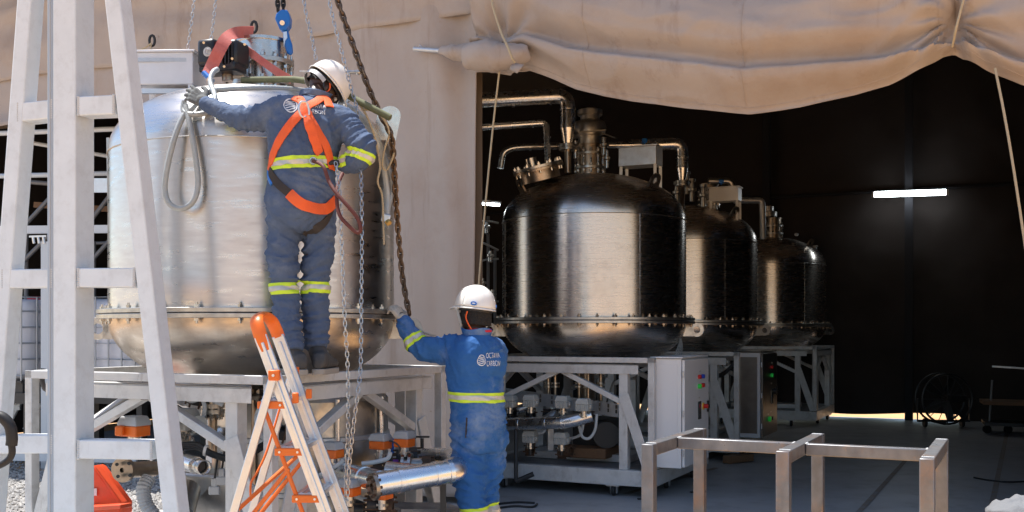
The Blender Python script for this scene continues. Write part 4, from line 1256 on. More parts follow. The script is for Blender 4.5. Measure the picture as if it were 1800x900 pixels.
# --- manifold of the nearest dark stand: silver pipe with six pale actuators
m2 = thing('pipe_manifold', 'silver pipe manifold with pale ribbed actuators under the nearest dark tank', 'pipework', P(950, 790, 10.1))
pipe(m2, [P(845, 747, 10.1), P(1000, 742, 9.62), P(1040, 730, 9.60)], .060, bands=((0, .45), (0, .75), (0, .93)))
pipe(m2, [P(860, 735, 10.8), P(905, 722, 10.6), P(940, 712, 10.6)], .05)
pipe(m2, [P(955, 742, 10.05), P(975, 728, 10.3), P(990, 718, 10.5)], .05)
for (px, py, Y, nt) in ((896, 705, 10.05, 735), (933, 704, 9.92, 735), (990, 706, 9.72, 735), (1026, 711, 9.55, 735), (932, 767, 9.92, 800), (987, 770, 9.75, 800)):
    valve_box(m2, P(px, py, Y), .125, .11, .135, 'actlight', 'actlight', TRZ, P(px, nt, Y), ribs=True)
for (px, py, Y) in ((933, 728, 10.4), (900, 726, 10.5), (962, 730, 10.3), (1022, 738, 9.85), (1036, 734, 9.8), (932, 790, 10.1), (988, 795, 9.95), (1000, 792, 9.95)):
    butterfly(m2, P(px, py, Y), (.9, -.43, 0), .062, 'rust' if py > 780 else 'black')
g = MB(); g.beam(P(880, 692, 10.6), P(1088, 722, 9.95), .012, .13); tr = obj('tray_plate', g, 'galv', m2, smooth=0)
g = MB()
for px in (950, 970, 1054, 1069, 1083): 
    Y = 9.95 + (1088 - px) / 208 * .65 - .02
    g = MB()
    for dy in (-3, 5): g.box(P(px, 719 - (1088 - px) * .144 + dy, Y), (.015, .01, .035))
    obj('tray_slot', g, 'black', tr)
for ps in ([(1049, 728, 9.7), (1046, 755, 9.7), (1036, 770, 9.7), (1024, 768, 9.7), (1018, 750, 9.75)], [(1025, 745, 9.8), (1020, 764, 9.8), (1003, 771, 9.85)], [(960, 752, 10), (955, 760, 10), (945, 763, 10)]):
    g = MB(); g.tube(smoothline([P(*p) for p in ps], 6), .014, 10); obj('conduit', g, 'hose_light', m2)
for px, Y in ((964, 10.5), (976, 10.4), (1018, 10.3), (1034, 10.2), (1056, 10.2)):
    g = MB(); g.cyl(P(px, 655, Y), P(px, 705, Y), .018, 10); k = obj('riser', g, 'ss_warm', m2)
    g = MB(); g.cyl(P(px, 672, Y), P(px, 675, Y), .045, 14); g.cyl(P(px, 678, Y), P(px, 681, Y), .045, 14); obj('riser_flange', g, 'ss', k)
g = MB(); g.cyl(P(1030, 640, 10.5), P(1030, 700, 10.5), .09, 20); obj('outlet', g, 'ss_warm', m2)
g = MB(); g.tube([P(907, 752, 9.9), P(907, 846, 9.75)], .02, 10); g.tube([P(907, 846, 9.75), P(938, 833, 9.75)], .024, 10); obj('drain_pipe', g, 'darkmetal', m2)
g = MB(); g.box(P(968, 770, 10.5), (.06, .06, .5)); obj('support_post', g, 'galv', m2)
t = thing('machine_block', 'dark machine block on the deck under the nearest dark tank', 'machine', P(1050, 800, 10.3))
g = MB(); g.box(P(1048, 765, 10.5), (.34, .5, .36), Matrix.Rotation(TRZ, 3, 'Z')); obj('machine_body', g, 'darkmetal', t, bev=.03)
g = MB(); g.box(P(1040, 793, 10.2), (.44, .4, .10), Matrix.Rotation(TRZ, 3, 'Z')); obj('machine_base', g, 'wood', t, bev=.01)
g = MB(); g.cyl(P(1066, 765, 10.2), P(1066, 765, 10.05), .13, 20); obj('machine_cover', g, 'darkmetal', t)
# cables by the second stand
g = MB()
for k in range(3): g.tube(smoothline([P(1253, 662 + k, 12.6), P(1270, 656 + k * 2, 12.3), P(1284, 645 + k, 12.2), P(1290, 635 + k, 12.2)], 6), .016, 8)
tag(obj('cable_bundle', g, 'rubber', smooth=60), 'black cables curving between the second and the nearest stand in the tent', 'cable')
for ps, lab in (([(1193, 625), (1196, 605), (1194, 598)], 'bunch of thin grey cables at the right edge of the nearest dark tank bowl'),):
    g = MB()
    for k in range(4): g.tube(smoothline([P(1186 + k * 4, 624, 10.2), P(1193 + k * 2, 606, 10.3), P(1197, 594, 10.4)], 4), .006, 6)
    tag(obj('thin_cables', g, 'hose', smooth=60), lab, 'cable')

# ================================================================ gantry hoist
GA = R(-17)
gx, gy = V((math.cos(GA), math.sin(GA), 0)), V((-math.sin(GA), math.cos(GA), 0))
G0 = P(125, 583, 5.45); G0.z = 0
gan = thing('gantry', 'big pale grey A-shaped lifting gantry frame at the left front', 'gantry', G0)
def GP(px, py):
    """photo pixel -> point in the gantry's front plane"""
    d = V(((px - 900) / F, 1, -(py - HY) / F)); o = V((0, 0, EYE))
    t = (G0 - o).dot(gy) / d.dot(gy)
    return o + d * t
def gpart(n, a, b, w, h, m='gantry'):
    g = MB(); g.beam(a, b, w, h, up=gy); return obj(n, g, m, gan, bev=.007, smooth=30)
top_z = 4.75
def extend(a, b, z0, z1):
    d = (b - a) / (b.z - a.z)
    return a + d * (z0 - a.z), a + d * (z1 - a.z)
a, b = GP(112.5, 100), GP(112.5, 800)
a.x = b.x = (a.x + b.x) / 2; a.y = b.y = (a.y + b.y) / 2
dp = .075
q0, q1 = V((a.x, a.y, .02)) + gy * dp, V((a.x, a.y, top_z)) + gy * dp
gpart('mast', q0, q1, .145, .15)
gpart('mast_strip', V((q0.x, q0.y, .3)) - gx * .092 - gy * .03, V((q0.x, q0.y, top_z)) - gx * .092 - gy * .03, .038, .09, 'mast_strip')
g = MB(); g.beam(V((q0.x, q0.y, .3)) - gx * .088 - gy * .0765, V((q0.x, q0.y, top_z)) - gx * .088 - gy * .0765, .006, .004, up=gy); obj('mast_groove', g, 'actgrey', gan)
l0, l1 = extend(GP(42, 0), GP(7, 470), .03, top_z - .4)
gpart('leg', l0 + gy * .05, l1 + gy * .05, .095, .10)
l0, l1 = extend(GP(197, 0), GP(288, 800), .03, top_z - .4)
gpart('leg', l0 + gy * .05, l1 + gy * .05, .095, .10)
for (xa, ya, xb, yb) in ((30, 197, 91, 191), (136, 186, 200, 183), (3, 490, 91, 489), (136, 488, 236, 488), (-30, 782, 91, 781), (136, 790, 266, 792)):
    A, B = GP(xa, ya), GP(xb, yb)
    w = (.102 if ya < 600 else .10)
    g = MB(); g.beam(A + gy * .055, B + gy * .055, w, .105, up=gy); k = obj('crossbar', g, 'gantry', gan, bev=.007, smooth=30)
    for E, sg in ((A, 1), (B, -1)):
        g = MB()
        for i in range(9): g.sphere(E + gy * .003 + V((0, 0, (i - 4) * .0118)) + gx * (.004 * sg), (.009, .005, .0075), 6, 5)
        obj('weld_bead', g, 'weld', k)
for s in (-1, 1):
    c = V((q0.x, q0.y, 0)) + gx * (s * .80)
    g = MB(); g.box(c + V((0, 0, .012)), (.25, .25, .02), Matrix.Rotation(GA, 3, 'Z')); obj('foot_plate', g, 'gantry', gan)
HK = P(497, 60, 6.75)
bd = V((HK.x - q1.x, HK.y - q1.y, 0)).normalized()
g = MB()
e0, e1 = V((q1.x, q1.y, top_z + .12)) - bd * .5, V((HK.x, HK.y, top_z + .12)) + bd * .75
g.beam(e0, e1, .14, .012); g.beam(e0 + V((0, 0, .22)), e1 + V((0, 0, .22)), .14, .012); g.beam(e0 + V((0, 0, .11)), e1 + V((0, 0, .11)), .012, .21)
obj('beam', g, 'gantry', gan)
# hook block, chains
t = thing('hoist_hook', 'bright blue hoist hook block hanging above the sunlit tank', 'hook', HK)
g = MB()
sh = [(485, 24), (493, 16), (505, 17), (510, 30), (509, 44), (503, 53), (492, 53), (487, 42), (483, 33)]
g.prism([P(x, y, 6.72) for x, y in sh], (0, .07, 0)); obj('hook_block', g, 'blue', t, bev=.008, smooth=30)
g = MB(); g.cyl(P(496, 40, 6.715), P(496, 40, 6.70), .016, 16); obj('hook_bolt', g, 'alu', t)
g = MB(); g.prism([P(x, y, 6.735) for x, y in ((497, 54), (506, 53), (509, 66), (513, 78), (514, 91), (510, 97), (504, 93), (500, 82), (497, 68))], (0, .034, 0)); obj('hook', g, 'blue', t, bev=.010)
g = MB(); g.prism([P(498, 56, 6.728), P(504, 55, 6.728), P(505, 66, 6.728), P(501, 72, 6.728), P(499, 84, 6.728)], (0, .006, 0)); obj('latch', g, 'alu', t)
def mkchain(ps, pitch, r, m, label, name='hand_chain', group='light hoist chains'):
    g = MB(); chain(g, smoothline([P(*p) for p in ps], 8), pitch, r)
    return tag(obj(name, g, m, smooth=60), label, 'chain', group)
mkchain([(486, -180, 6.74), (488, 0, 6.74), (490, 22, 6.74)], .034, .0065, 'blackchain', 'left one of the two black chains holding the blue hook block', 'hoist_chain', 'black hoist chains')
mkchain([(496, -180, 6.76), (498, 0, 6.76), (498, 20, 6.76)], .034, .0065, 'blackchain', 'right one of the two black chains holding the blue hook block', 'hoist_chain', 'black hoist chains')
mkchain([(352, -160, 6.9), (341, 0, 6.9), (329, 92, 6.9)], .027, .0026, 'zinc', 'leftmost light chain, hanging behind the silver box on the sunlit tank')
mkchain([(392, -160, 6.95), (379, 0, 6.95), (371, 70, 6.95)], .027, .0026, 'zinc', 'light chain hanging down to the black actuator')
mkchain([(518, -160, 6.0), (534, 0, 6.0), (548, 65, 6.0), (557, 112, 6.0)], .027, .0027, 'zinc', 'light chain hanging down behind the helmet of the upper worker')
mkchain([(562, -160, 5.85), (579, 0, 5.85), (598, 80, 5.85), (613, 140, 5.85), (628, 195, 5.82), (633, 250, 5.75), (635, 320, 5.62), (636, 420, 5.56), (635, 540, 5.5), (634, 640, 5.45), (629, 690, 5.4), (620, 760, 5.38), (613, 830, 5.38), (611, 880, 5.38)], .027, .0028, 'zinc', 'long light chain hanging past the right elbow of the upper worker to the ground')
mkchain([(590, 285, 5.50), (597, 340, 5.46), (601, 440, 5.44), (606, 560, 5.42), (611, 640, 5.42), (612, 740, 5.40), (608, 850, 5.40), (607, 905, 5.40)], .027, .0028, 'zinc', 'light chain hanging from the right hand of the upper worker')
mkchain([(540, -160, 6.1), (593, 0, 6.1), (620, 78, 6.08), (650, 160, 6.06), (676, 215, 6.1), (688, 240, 6.12), (693, 300, 6.3), (698, 380, 6.42), (703, 440, 6.45), (708, 490, 6.45), (717, 540, 6.42), (722, 560, 6.4)], .041, .0078, 'rustchain', 'heavy brown lifting chain running down the right side of the sunlit tank', 'lifting_chain', None)

# ================================================================ stepladder
lad = thing('stepladder', 'aluminium stepladder with orange treads and hand loop in front of the sunlit stand', 'ladder', (-.95, 4.95, 0))
def LP(x, y, z): return V((x, 4.85 + y, z))
def railx(z): return -1.164 + (1.458 - z) * .3675
LW = .36
for y in (0, LW):
    g = MB(); g.beam(LP(railx(.0), y, .0), LP(railx(1.53), y, 1.53), .062, .024, up=(0, 1, 0)); g.beam(LP(railx(0), y - .013, 0), LP(railx(1.5), y - .013, 1.5), .016, .012, up=(0, 1, 0)); r_ = obj('side_rail', g, 'alu', lad, bev=.004)
    g = MB(); g.box(LP(railx(.03), y, .03), (.08, .035, .06)); obj('rail_foot', g, 'black', r_, bev=.008)
    g = MB(); g.beam(LP(-1.118, y + .0 - (.03 if y == 0 else -.03), 1.36), LP(-1.118 - 1.36 * .29, y - (.03 if y == 0 else -.03), .0), .038, .022, up=(0, 1, 0)); r_ = obj('rear_leg', g, 'alu', lad, bev=.004)
    g = MB(); g.box(LP(-1.118, y - (.034 if y == 0 else -.034), 1.345), (.052, .036, .05)); obj('hinge', g, 'orange', lad, bev=.006)
    g = MB(); g.cyl(LP(-1.118, y - .054, 1.345), LP(-1.118, y - .06, 1.345), .007, 8); obj('rivet', g, 'alu', lad)
g = MB()
q = smoothline([LP(railx(1.46), 0, 1.46), LP(railx(1.55), 0, 1.55), LP(railx(1.61), .04, 1.61), LP(railx(1.635), LW / 2, 1.632), LP(railx(1.61), LW - .04, 1.61), LP(railx(1.56), LW, 1.56), LP(railx(1.52), LW, 1.52)], 7)
rings = []
for i, p in enumerate(q):
    d = (q[min(i + 1, len(q) - 1)] - q[max(i - 1, 0)]).normalized()
    w = V((.94, 0, .34)); w = (w - d * w.dot(d)).normalized(); n = d.cross(w)
    rings.append([p + w * (math.cos(k) * .033) + n * (math.sin(k) * .015) for k in [2 * math.pi * j / 12 for j in range(12)]])
g.loft(rings); obj('hand_loop', g, 'orange', lad, smooth=60)
for i in range(6):
    z = 1.215 - i * .222
    x = railx(z)
    g = MB(); g.box(LP(x - .055, LW / 2, z), (.125, LW - .03, .022)); g.box(LP(x - .055, LW / 2, z + .0125), (.012, LW - .04, .004)); g.box(LP(x - .02, LW / 2, z + .0125), (.012, LW - .04, .004)); g.box(LP(x - .09, LW / 2, z + .0125), (.012, LW - .04, .004)); tr = obj('tread', g, 'alu', lad, bev=.002)
    for y in (-.004, LW + .004):
        g = MB(); g.box(LP(x - .062, y, z - .012), (.135, .022, .036)); c = obj('tread_cap', g, 'orange', tr, bev=.005)
        g = MB()
        for dx in (-.105, -.02): g.cyl(LP(x + dx, y - .011, z - .012), LP(x + dx, y - .016, z - .012), .006, 8)
        obj('rivet', g, 'alu', c)
    if i == 0:
        for y in (.02, LW - .02):
            g = MB(); g.box(LP(x + .045, y, z + .02), (.03, .02, .05)); obj('bracket', g, 'orange', lad, bev=.006)
for y in (.012, LW - .012):
    g = MB(); g.tube([LP(railx(1.2) - .112, y, 1.2), LP(railx(.1) - .112, y, .1)], .0105, 10); obj('brace_tube', g, 'orange', lad)
    g = MB(); g.tube([LP(railx(.86) - .115, y, .86 + .04), LP(-1.118 - (1.36 - .52) * .29, y, .52)], .0105, 10); obj('spreader', g, 'orange', lad)
g = MB(); g.tube([LP(-1.118 - (1.36 - .70) * .29, .05, .70), LP(railx(.93) - .105, LW - .05, .93)], .0105, 10); obj('spreader', g, 'orange', lad)
g = MB(); g.tube(smoothline([P(497, 700, 5.2), P(470, 790, 5.1), P(452, 830, 5.05), P(441, 850, 5.02), P(441, 880, 5.02)], 6), .006, 6); obj('cord_loop', g, 'orange', lad)

# ================================================================ raw steel frame at the right front
FA = R(-26.5)
fr = thing('steel_trestle', 'unpainted raw steel tube frame standing at the right front', 'frame', (.79, 5.90, 0), FA)
def fpart(n, a, b, w=.072): 
    g = MB(); g.beam(a, b, w, w, up=(0, 1, 0) if abs(a[2] - b[2]) > .5 else (0, 0, 1)); return obj(n, g, 'rawsteel', fr, loc=(0, 0, 0), world=False, bev=.005, smooth=30)
FZ = .905
for x in (0, .765, 1.49):
    for y in (0, 1.04): 
        p = fpart('leg', (x, y, 0), (x, y, FZ - .001))
    fpart('cross_tube', (x, .037, FZ - .035), (x, 1.003, FZ - .035), .070)
    for y in (.036, 1.004):
        g = MB()
        for k in range(6): g.sphere((x - .025 + k * .01, y, FZ + .0005), (.007, .006, .0035), 6, 5)
        obj('weld_bead', g, 'weld', fr, loc=(0, 0, 0), world=False)
for xa, xb in ((.037, .728), (.802, 1.453)):
    fpart('long_tube', (xa, .46, FZ - .037), (xb, .46, FZ - .037), .068)
    for x in (xa, xb):
        g = MB()
        for k in range(6): g.sphere((x, .43 + k * .012, FZ - .003), (.006, .007, .0035), 6, 5)
        obj('weld_bead', g, 'weld', fr, loc=(0, 0, 0), world=False)
    fpart('low_tube', (xa, 1.03, .16), (xb, 1.03, .16), .058)

# ================================================================ left bay: totes, scaffold, pallet jack, cable
def make_tote(label, c, rz):
    t = thing('bulk_tote', label, 'tote', c, rz, 'caged bulk totes')
    def part(n, mb, m, par=None, bev=0., sm=40): return obj(n, mb, m, par or t, loc=(0, 0, 0), world=False, bev=bev, smooth=sm)
    g = MB()
    rr = []
    for z, k in ((.14, .88), (.17, .96), (.22, 1), (.95, 1), (1.02, .97), (1.06, .86)):
        ring = []
        for i in range(32):
            a = 2 * math.pi * i / 32
            x = math.copysign(abs(math.cos(a)) ** .28, math.cos(a)); y = math.copysign(abs(math.sin(a)) ** .28, math.sin(a))
            ring.append(V((x * .47 * k, y * .56 * k, z)))
        rr.append(ring)
    g.loft(rr); b = part('bottle', g, 'tote', sm=60)
    g = MB(); g.cyl((0, 0, 1.06), (0, 0, 1.11), .09, 20); part('lid', g, 'red', b)
    g = MB(); g.beam((-.10, -.565, .93), (.10, -.565, .90), .004, .02); part('red_mark', g, 'led_red', b)
    for z in (.20, .38, .56, .74, .92, 1.08):
        g = MB(); g.tube([(x, y, z) for x, y in ((-.5, -.59), (.5, -.59), (.5, .59), (-.5, .59))], .010, 8, closed=True); part('cage_hoop', g, 'cage')
    g = MB()
    for i in range(6):
        for y in (-.60, .60): g.tube([(-.5 + i * .2, y, .14), (-.5 + i * .2, y, 1.08)], .010, 8)
    for i in range(5):
        for x in (-.51, .51): g.tube([(x, -.4 + i * .2, .14), (x, -.4 + i * .2, 1.08)], .010, 8)
    part('cage_bars', g, 'cage').name = 'cage_bar'
    g = MB(); g.box((0, 0, .125), (1.0, 1.2, .025)); part('pallet_deck', g, 'darkmetal')
    for x in (-.43, 0, .43):
        g = MB(); g.box((x, 0, .055), (.12, 1.15, .11)); part('pallet_foot', g, 'darkmetal')
    return t
t1 = make_tote('pale caged bulk tote seen between the left gantry leg and the mast', (-5.70, 12.25, .86), TRZ)
t2 = make_tote('shaded caged bulk tote seen between the gantry mast and the sunlit tank', (-4.35, 12.05, .86), TRZ)
for c, lab in (((-5.70, 12.25, 0), 'dark steel rack under the pale bulk tote'), ((-4.35, 12.05, 0), 'dark steel rack under the shaded bulk tote')):
    t = thing('tote_rack', lab, 'rack', c, TRZ, 'racks under the bulk totes')
    g = MB(); g.box((0, 0, .80), (1.15, 1.2, .12)); obj('rack_top', g, 'darkmetal', t, loc=(0, 0, 0), world=False)
    for x in (-.5, .5):
        for y in (-.5, .5):
            g = MB(); g.box((x, y, .37), (.08, .08, .74)); obj('rack_leg', g, 'darkmetal', t, loc=(0, 0, 0), world=False)
sc = thing('scaffold_frame', 'pale scaffold of tubes and beams inside the dark bay at the left', 'scaffold', P(90, 760, 12))
def st(n, a, b, r=.022, m='scaf'):
    g = MB(); g.cyl(P(*a), P(*b), r, 10); return obj(n, g, m, sc)
st('tube', (-40, 236, 11.75), (270, 224, 11.2), .028)
st('tube', (50, 250, 12.0), (250, 285, 12.0), .024)
st('tube', (-20, 310, 11.8), (270, 303, 11.8), .028)
st('tube', (30, 318, 12.3), (200, 332, 12.3), .028, 'scafdark')
st('brace', (30, 410, 12.2), (100, 335, 12.2), .026, 'scafdark')
st('brace', (150, 400, 12.2), (200, 335, 12.2), .026, 'scafdark')
st('brace', (20, 480, 12.3), (90, 410, 12.3), .026, 'scafdark')
st('brace', (150, 470, 12.3), (195, 420, 12.3), .026, 'scafdark')
st('upright', (46, 400, 12.4), (46, 560, 12.4), .026, 'scafdark')
st('upright', (165, 425, 12.4), (165, 560, 12.4), .026, 'scafdark')
st('tube', (100, 430, 12.6), (210, 426, 12.6), .022, 'scafdark')
for a, b, w, h in (((-60, 405, 11.9), (270, 402, 11.6), .06, .09),):
    g = MB(); g.beam(P(*a), P(*b), w, h); obj('ledger', g, 'scaf', sc)
g = MB(); g.beam(P(82, 425, 11.55), V((P(82, 425, 11.55).x, 11.55, .0)), .09, .09, up=(0, 1, 0)); obj('upright', g, 'scaf', sc)
g = MB(); g.box(P(172, 326, 11.5), (.42, .02, .16)); obj('galvanised_plate', g, 'alu', sc)
g = MB(); g.beam(P(60, 360, 12.8), P(230, 370, 12.8), .03, .07); obj('toe_board', g, 'wood', sc)
g = MB()
for k in range(3): g.cyl(P(58 + k * 9, 415, 11.5), P(60 + k * 9, 428, 11.5), .016, 8)
g.beam(P(52, 416, 11.5), P(82, 415, 11.5), .03, .02); obj('hanger_bracket', g, 'alu', sc)
for (a, b) in (((8, 755, 12.3), (38, 700, 12.3)), ((-10, 700, 12.4), (38, 640, 12.4)), ((5, 716, 11.9), (36, 716, 11.9)), ((5, 672, 11.9), (36, 672, 11.9)), ((45, 755, 12.4), (70, 710, 12.4))):
    g = MB(); g.beam(P(*a), P(*b), .045, .06); obj('stair_bar', g, 'scaf', sc)
g = MB(); g.beam(P(-40, 800, 11.3), P(240, 806, 10.9), .03, .10); obj('sole_board', g, 'scaf', sc)
g = MB(); g.tube(smoothline([P(88, 688, 6.9), P(78, 682, 6.7), P(74, 665, 6.6), P(76, 648, 6.6)], 6), .016, 10)
tag(obj('loose_cable', g, 'rubber', smooth=60), 'short black cable hanging from the left corner of the sunlit stand', 'cable')
pj = thing('pallet_jack', 'orange-red wedge-shaped pallet jack with white label behind the gantry mast', 'pallet jack', P(175, 900, 7.3))
g = MB(); g.prism([P(160, 818, 7.25), P(166, 822, 7.25), P(212, 884, 7.25), P(212, 905, 7.25), P(130, 905, 7.25), P(118, 880, 7.25)], V((.05, .10, 0))); b = obj('jack_body', g, 'orangered', pj, bev=.01)
g = MB(); g.prism([P(164, 818, 7.2), P(172, 826, 7.2), P(214, 884, 7.2), P(206, 884, 7.2)], V((.02, .06, 0))); obj('jack_rib', g, 'orangered', pj, bev=.006)
g = MB(); g.beam(P(150, 893, 7.2), P(222, 889, 7.0), .10, .03); obj('jack_lip', g, 'orangered', pj, bev=.006)
g = MB(); g.box(P(164, 865, 7.235), (.05, .006, .05)); obj('jack_label', g, 'textwhite', b)
g = MB(); g.prism([P(80, 905, 7.3), P(88, 886, 7.3), P(94, 884, 7.3), P(94, 905, 7.3)], (0, .1, 0)); obj('jack_fork', g, 'orange', pj, bev=.006)
for px in (125, 205):
    g = MB(); c = P(px, 905, 7.4); c.z = .08; g.cyl(c - V((.04, 0, 0)), c + V((.04, 0, 0)), .08, 18); obj('wheel', g, 'rubber', pj)
hb = thing('cable_hook', 'black curved cable with a thick sleeve at the far left edge', 'cable', P(10, 820, 3.6))
g = MB(); g.tube(smoothline([P(-14, 730, 3.6), P(4, 734, 3.6), P(17, 748, 3.6), P(21, 768, 3.6), P(20, 783, 3.6)], 6), .020, 14); obj('cable_sleeve', g, 'rubber', hb, smooth=60)
g = MB(); g.tube(smoothline([P(20, 780, 3.6), P(21, 797, 3.6), P(12, 811, 3.6), P(-14, 824, 3.6)], 6), .012, 12); obj('cable_tail', g, 'rubber', hb, smooth=60)

# ================================================================ small things on the tent floor
def FPt(px, py, z=.012):
    Y = (EYE - z) * F / (py - HY)
    return V(((px - 900) / F * Y, Y, z))
g = MB(); g.tube(smoothline([FPt(940, 886) + V((0, 0, .01)), FPt(905, 885) + V((0, 0, .01)), FPt(870, 889) + V((0, 0, .01)), FPt(840, 898) + V((0, 0, .01))], 8), .010, 8)
g.tube(smoothline([FPt(944, 888) + V((0, 0, .01)), FPt(935, 893) + V((0, 0, .01)), FPt(900, 892) + V((0, 0, .01)), FPt(850, 899) + V((0, 0, .01))], 8), .010, 8)
tag(obj('power_cable', g, 'rubber', smooth=60), 'black power cable looped on the tent floor beside the lower worker', 'cable')
g = MB(); g.tube(smoothline([FPt(1712, 841) + V((0, 0, .01)), FPt(1740, 846) + V((0, 0, .01)), FPt(1775, 849) + V((0, 0, .01)), FPt(1830, 846) + V((0, 0, .01))], 8), .009, 8)
tag(obj('power_cable', g, 'rubber', smooth=60), 'thin black cable lying on the tent floor at the far right', 'cable')
c = FPt(1318, 816); g = MB(); g.beam(c - WX * .30 + V((0, -.1, .05)), c + WX * .08 + V((0, .3, .05)), .11, .09)
tag(obj('wood_block', g, 'wood', bev=.008), 'brown wooden block lying on the floor behind the raw steel frame', 'block')
for (px, py, lab) in ((1220, 866, 'small dark scrap on the floor between the raw frame legs'), (1128, 878, 'small dark scrap on the floor left of the raw frame')):
    c = FPt(px, py); g = MB(); g.box(c + V((0, 0, .006)), (.08, .03, .012), Matrix.Rotation(.3, 3, 'Z'))
    g.box(c + V((.03, .02, .005)), (.03, .03, .010), Matrix.Rotation(.9, 3, 'Z'))
    tag(obj('floor_scrap', g, 'rubber', bev=.003), lab, 'scrap', 'scraps on the floor')
# black fan and cart by the back wall
c = FPt(1665, 752)
t = thing('drum_fan', 'black round drum fan on wheels by the back wall of the tent', 'fan', c)
g = MB()
n = 30
g.tube([c + V((math.cos(q) * .40, 0, .46 + math.sin(q) * .40)) for q in [2 * math.pi * k / n for k in range(n)]], .018, 8, closed=True)
g.tube([c + V((math.cos(q) * .40, .28, .46 + math.sin(q) * .40)) for q in [2 * math.pi * k / n for k in range(n)]], .018, 8, closed=True); obj('fan_rim', g, 'black', t)
g = MB()
for k in range(16):
    q = k * math.pi / 8; g.tube([c + V((math.cos(q) * .06, -.03, .46 + math.sin(q) * .06)), c + V((math.cos(q) * .39, -.01, .46 + math.sin(q) * .39))], .006, 5)
obj('fan_grille', g, 'black', t)
g = MB()
for k in range(5):
    q = k * 2 * math.pi / 5; g.box(c + V((math.cos(q) * .2, .12, .46 + math.sin(q) * .2)), (.3, .015, .12), Matrix.Rotation(-q, 3, 'Y') @ Matrix.Rotation(.5, 3, 'X'))
obj('fan_blade', g, 'darkmetal', t)
g = MB(); g.tube([c + V((-.42, .14, .46)), c + V((-.42, .14, .10)), c + V((.42, .14, .10)), c + V((.42, .14, .46))], .02, 8); obj('fan_stand', g, 'black', t)
for s in (-.3, .3):
    g = MB(); g.cyl(c + V((s - .02, .14, .07)), c + V((s + .02, .14, .07)), .07, 16); obj('wheel', g, 'rubber', t)
c = FPt(1785, 752)
t = thing('platform_cart', 'dark cart with a wooden shelf at the far right of the tent', 'cart', c)
g = MB(); g.beam(P(1725, 706, 15.6), P(1840, 709, 15.3), .7, .05); obj('shelf', g, 'wood', t)
g = MB(); g.beam(P(1744, 644, 15.6), P(1840, 650, 15.3), .03, .025); obj('handle_bar', g, 'galv', t)
for px, y0 in ((1741, 668), (1835, 648)):
    g = MB(); g.cyl(P(px + 3, y0, 15.55), P(px - 2, 745, 15.5), .018, 8); obj('upright', g, 'scafdark', t)
g = MB(); g.beam(P(1728, 742, 15.6), P(1840, 746, 15.3), .7, .05); obj('base', g, 'darkmetal', t)
for px in (1735, 1772, 1830):
    g = MB(); k = P(px, 752, 15.5); k.z = .075; g.cyl(k - V((0, .02, 0)), k + V((0, .02, 0)), .062, 14); obj('wheel', g, 'rubber', t)
# grey cloth at the bottom right corner
g = MB()
def rag(u, v):
    a = u * 2 * math.pi
    r = v
    x, y = math.cos(a) * r, math.sin(a) * r
    p = P(1792, 892, 5.2) + V((x * .16, y * .14, .05 * (1 - r * r) + .03 * fbm(V((x * 2.2, y * 2.2, 3)), 3) - .02 * r))
    return p
g.grid(40, 10, rag)
cl = tag(obj('cloth', g, 'cloth_grey', smooth=70, solid=.01), 'pale grey crumpled cloth on a bin at the bottom right corner', 'cloth')
t = thing('scrap_bin', 'dark bin under the pale cloth at the bottom right corner', 'bin', (P(1792, 892, 5.2).x, 5.2, 0))
g = MB(); b0 = P(1792, 892, 5.2); g.lathe([(.10, .004), (.14, .004 + (b0.z - .06)), (.13, .004 + (b0.z - .06)), (.095, .02)], 24, (b0.x, b0.y, 0)); obj('bin_body', g, 'darkmetal', t)
g = MB(); g.tube([V((b0.x + math.cos(q) * .14, b0.y + math.sin(q) * .14, b0.z - .055)) for q in [k * .3142 for k in range(20)]], .008, 6, closed=True); obj('bin_rim', g, 'black', t)

# dim pipe rack left of the nearest dark tank
t = thing('pipe_rack', 'dim rack of thin pipes and small valves between the curtain and the nearest dark tank', 'rack', (P(850, 800, 11.6).x, 11.6, 0))
for px, y0, y1 in ((846, 430, 640), (858, 380, 640), (870, 440, 640), (838, 330, 640)):
    g = MB(); A = P(px, y0, 11.6); g.cyl(A, V((A.x, A.y, .02)), .018, 8); obj('rack_pipe', g, 'scafdark', t)
for ya, yb in ((470, 455), (425, 440), (540, 530), (395, 392)):
    g = MB(); g.tube(smoothline([P(832, ya, 11.6), P(850, (ya + yb) / 2 - 5, 11.5), P(876, yb, 11.55)], 6), .012, 8); obj('rack_hose', g, 'hose', t)
for px, py in ((862, 452), (848, 500), (866, 520), (856, 402)):
    g = MB(); c = P(px, py, 11.5); g.lathe([(.015, -.06), (.03, -.05), (.03, .0), (.045, .01), (.045, .03), (.02, .04), (.02, .07)], 14, c); obj('rack_valve', g, 'ss', t)

# more fittings in the left bay of the sunlit stand
t = thing('pump_casing', 'pale cream pump casing behind the flanged pipes under the sunlit tank', 'pump', P(415, 800, 6.75))
g = MB(); g.box(P(405, 775, 6.72), (.24, .2, .20), Matrix.Rotation(R(-22), 3, 'Z')); o = obj('casing', g, 'actlight', t, bev=.03)
g = MB(); g.lathe([(.0, 0), (.09, 0), (.09, .03), (.06, .05), (.0, .05)], 28, P(395, 775, 6.58), (-.3, -1, 0)); obj('casing_cover', g, 'ss', o)
for px, py in ((345, 700), (470, 712), (492, 760)):
    c = P(px, py, 6.35)
    butterfly(t, c, (.3, -.2, 1), .06, 'darkmetal')
for ps in ([(352, 690), (360, 720), (348, 752), (330, 765)], [(465, 700), (450, 735), (462, 770), (478, 800)], [(320, 690), (335, 705), (360, 700), (392, 712)], [(398, 840), (425, 830), (440, 850), (462, 870)]):
    g = MB(); g.tube(smoothline([P(a, b, 6.25) for a, b in ps], 6), .013, 9); obj('conduit', g, 'hose_light', t)
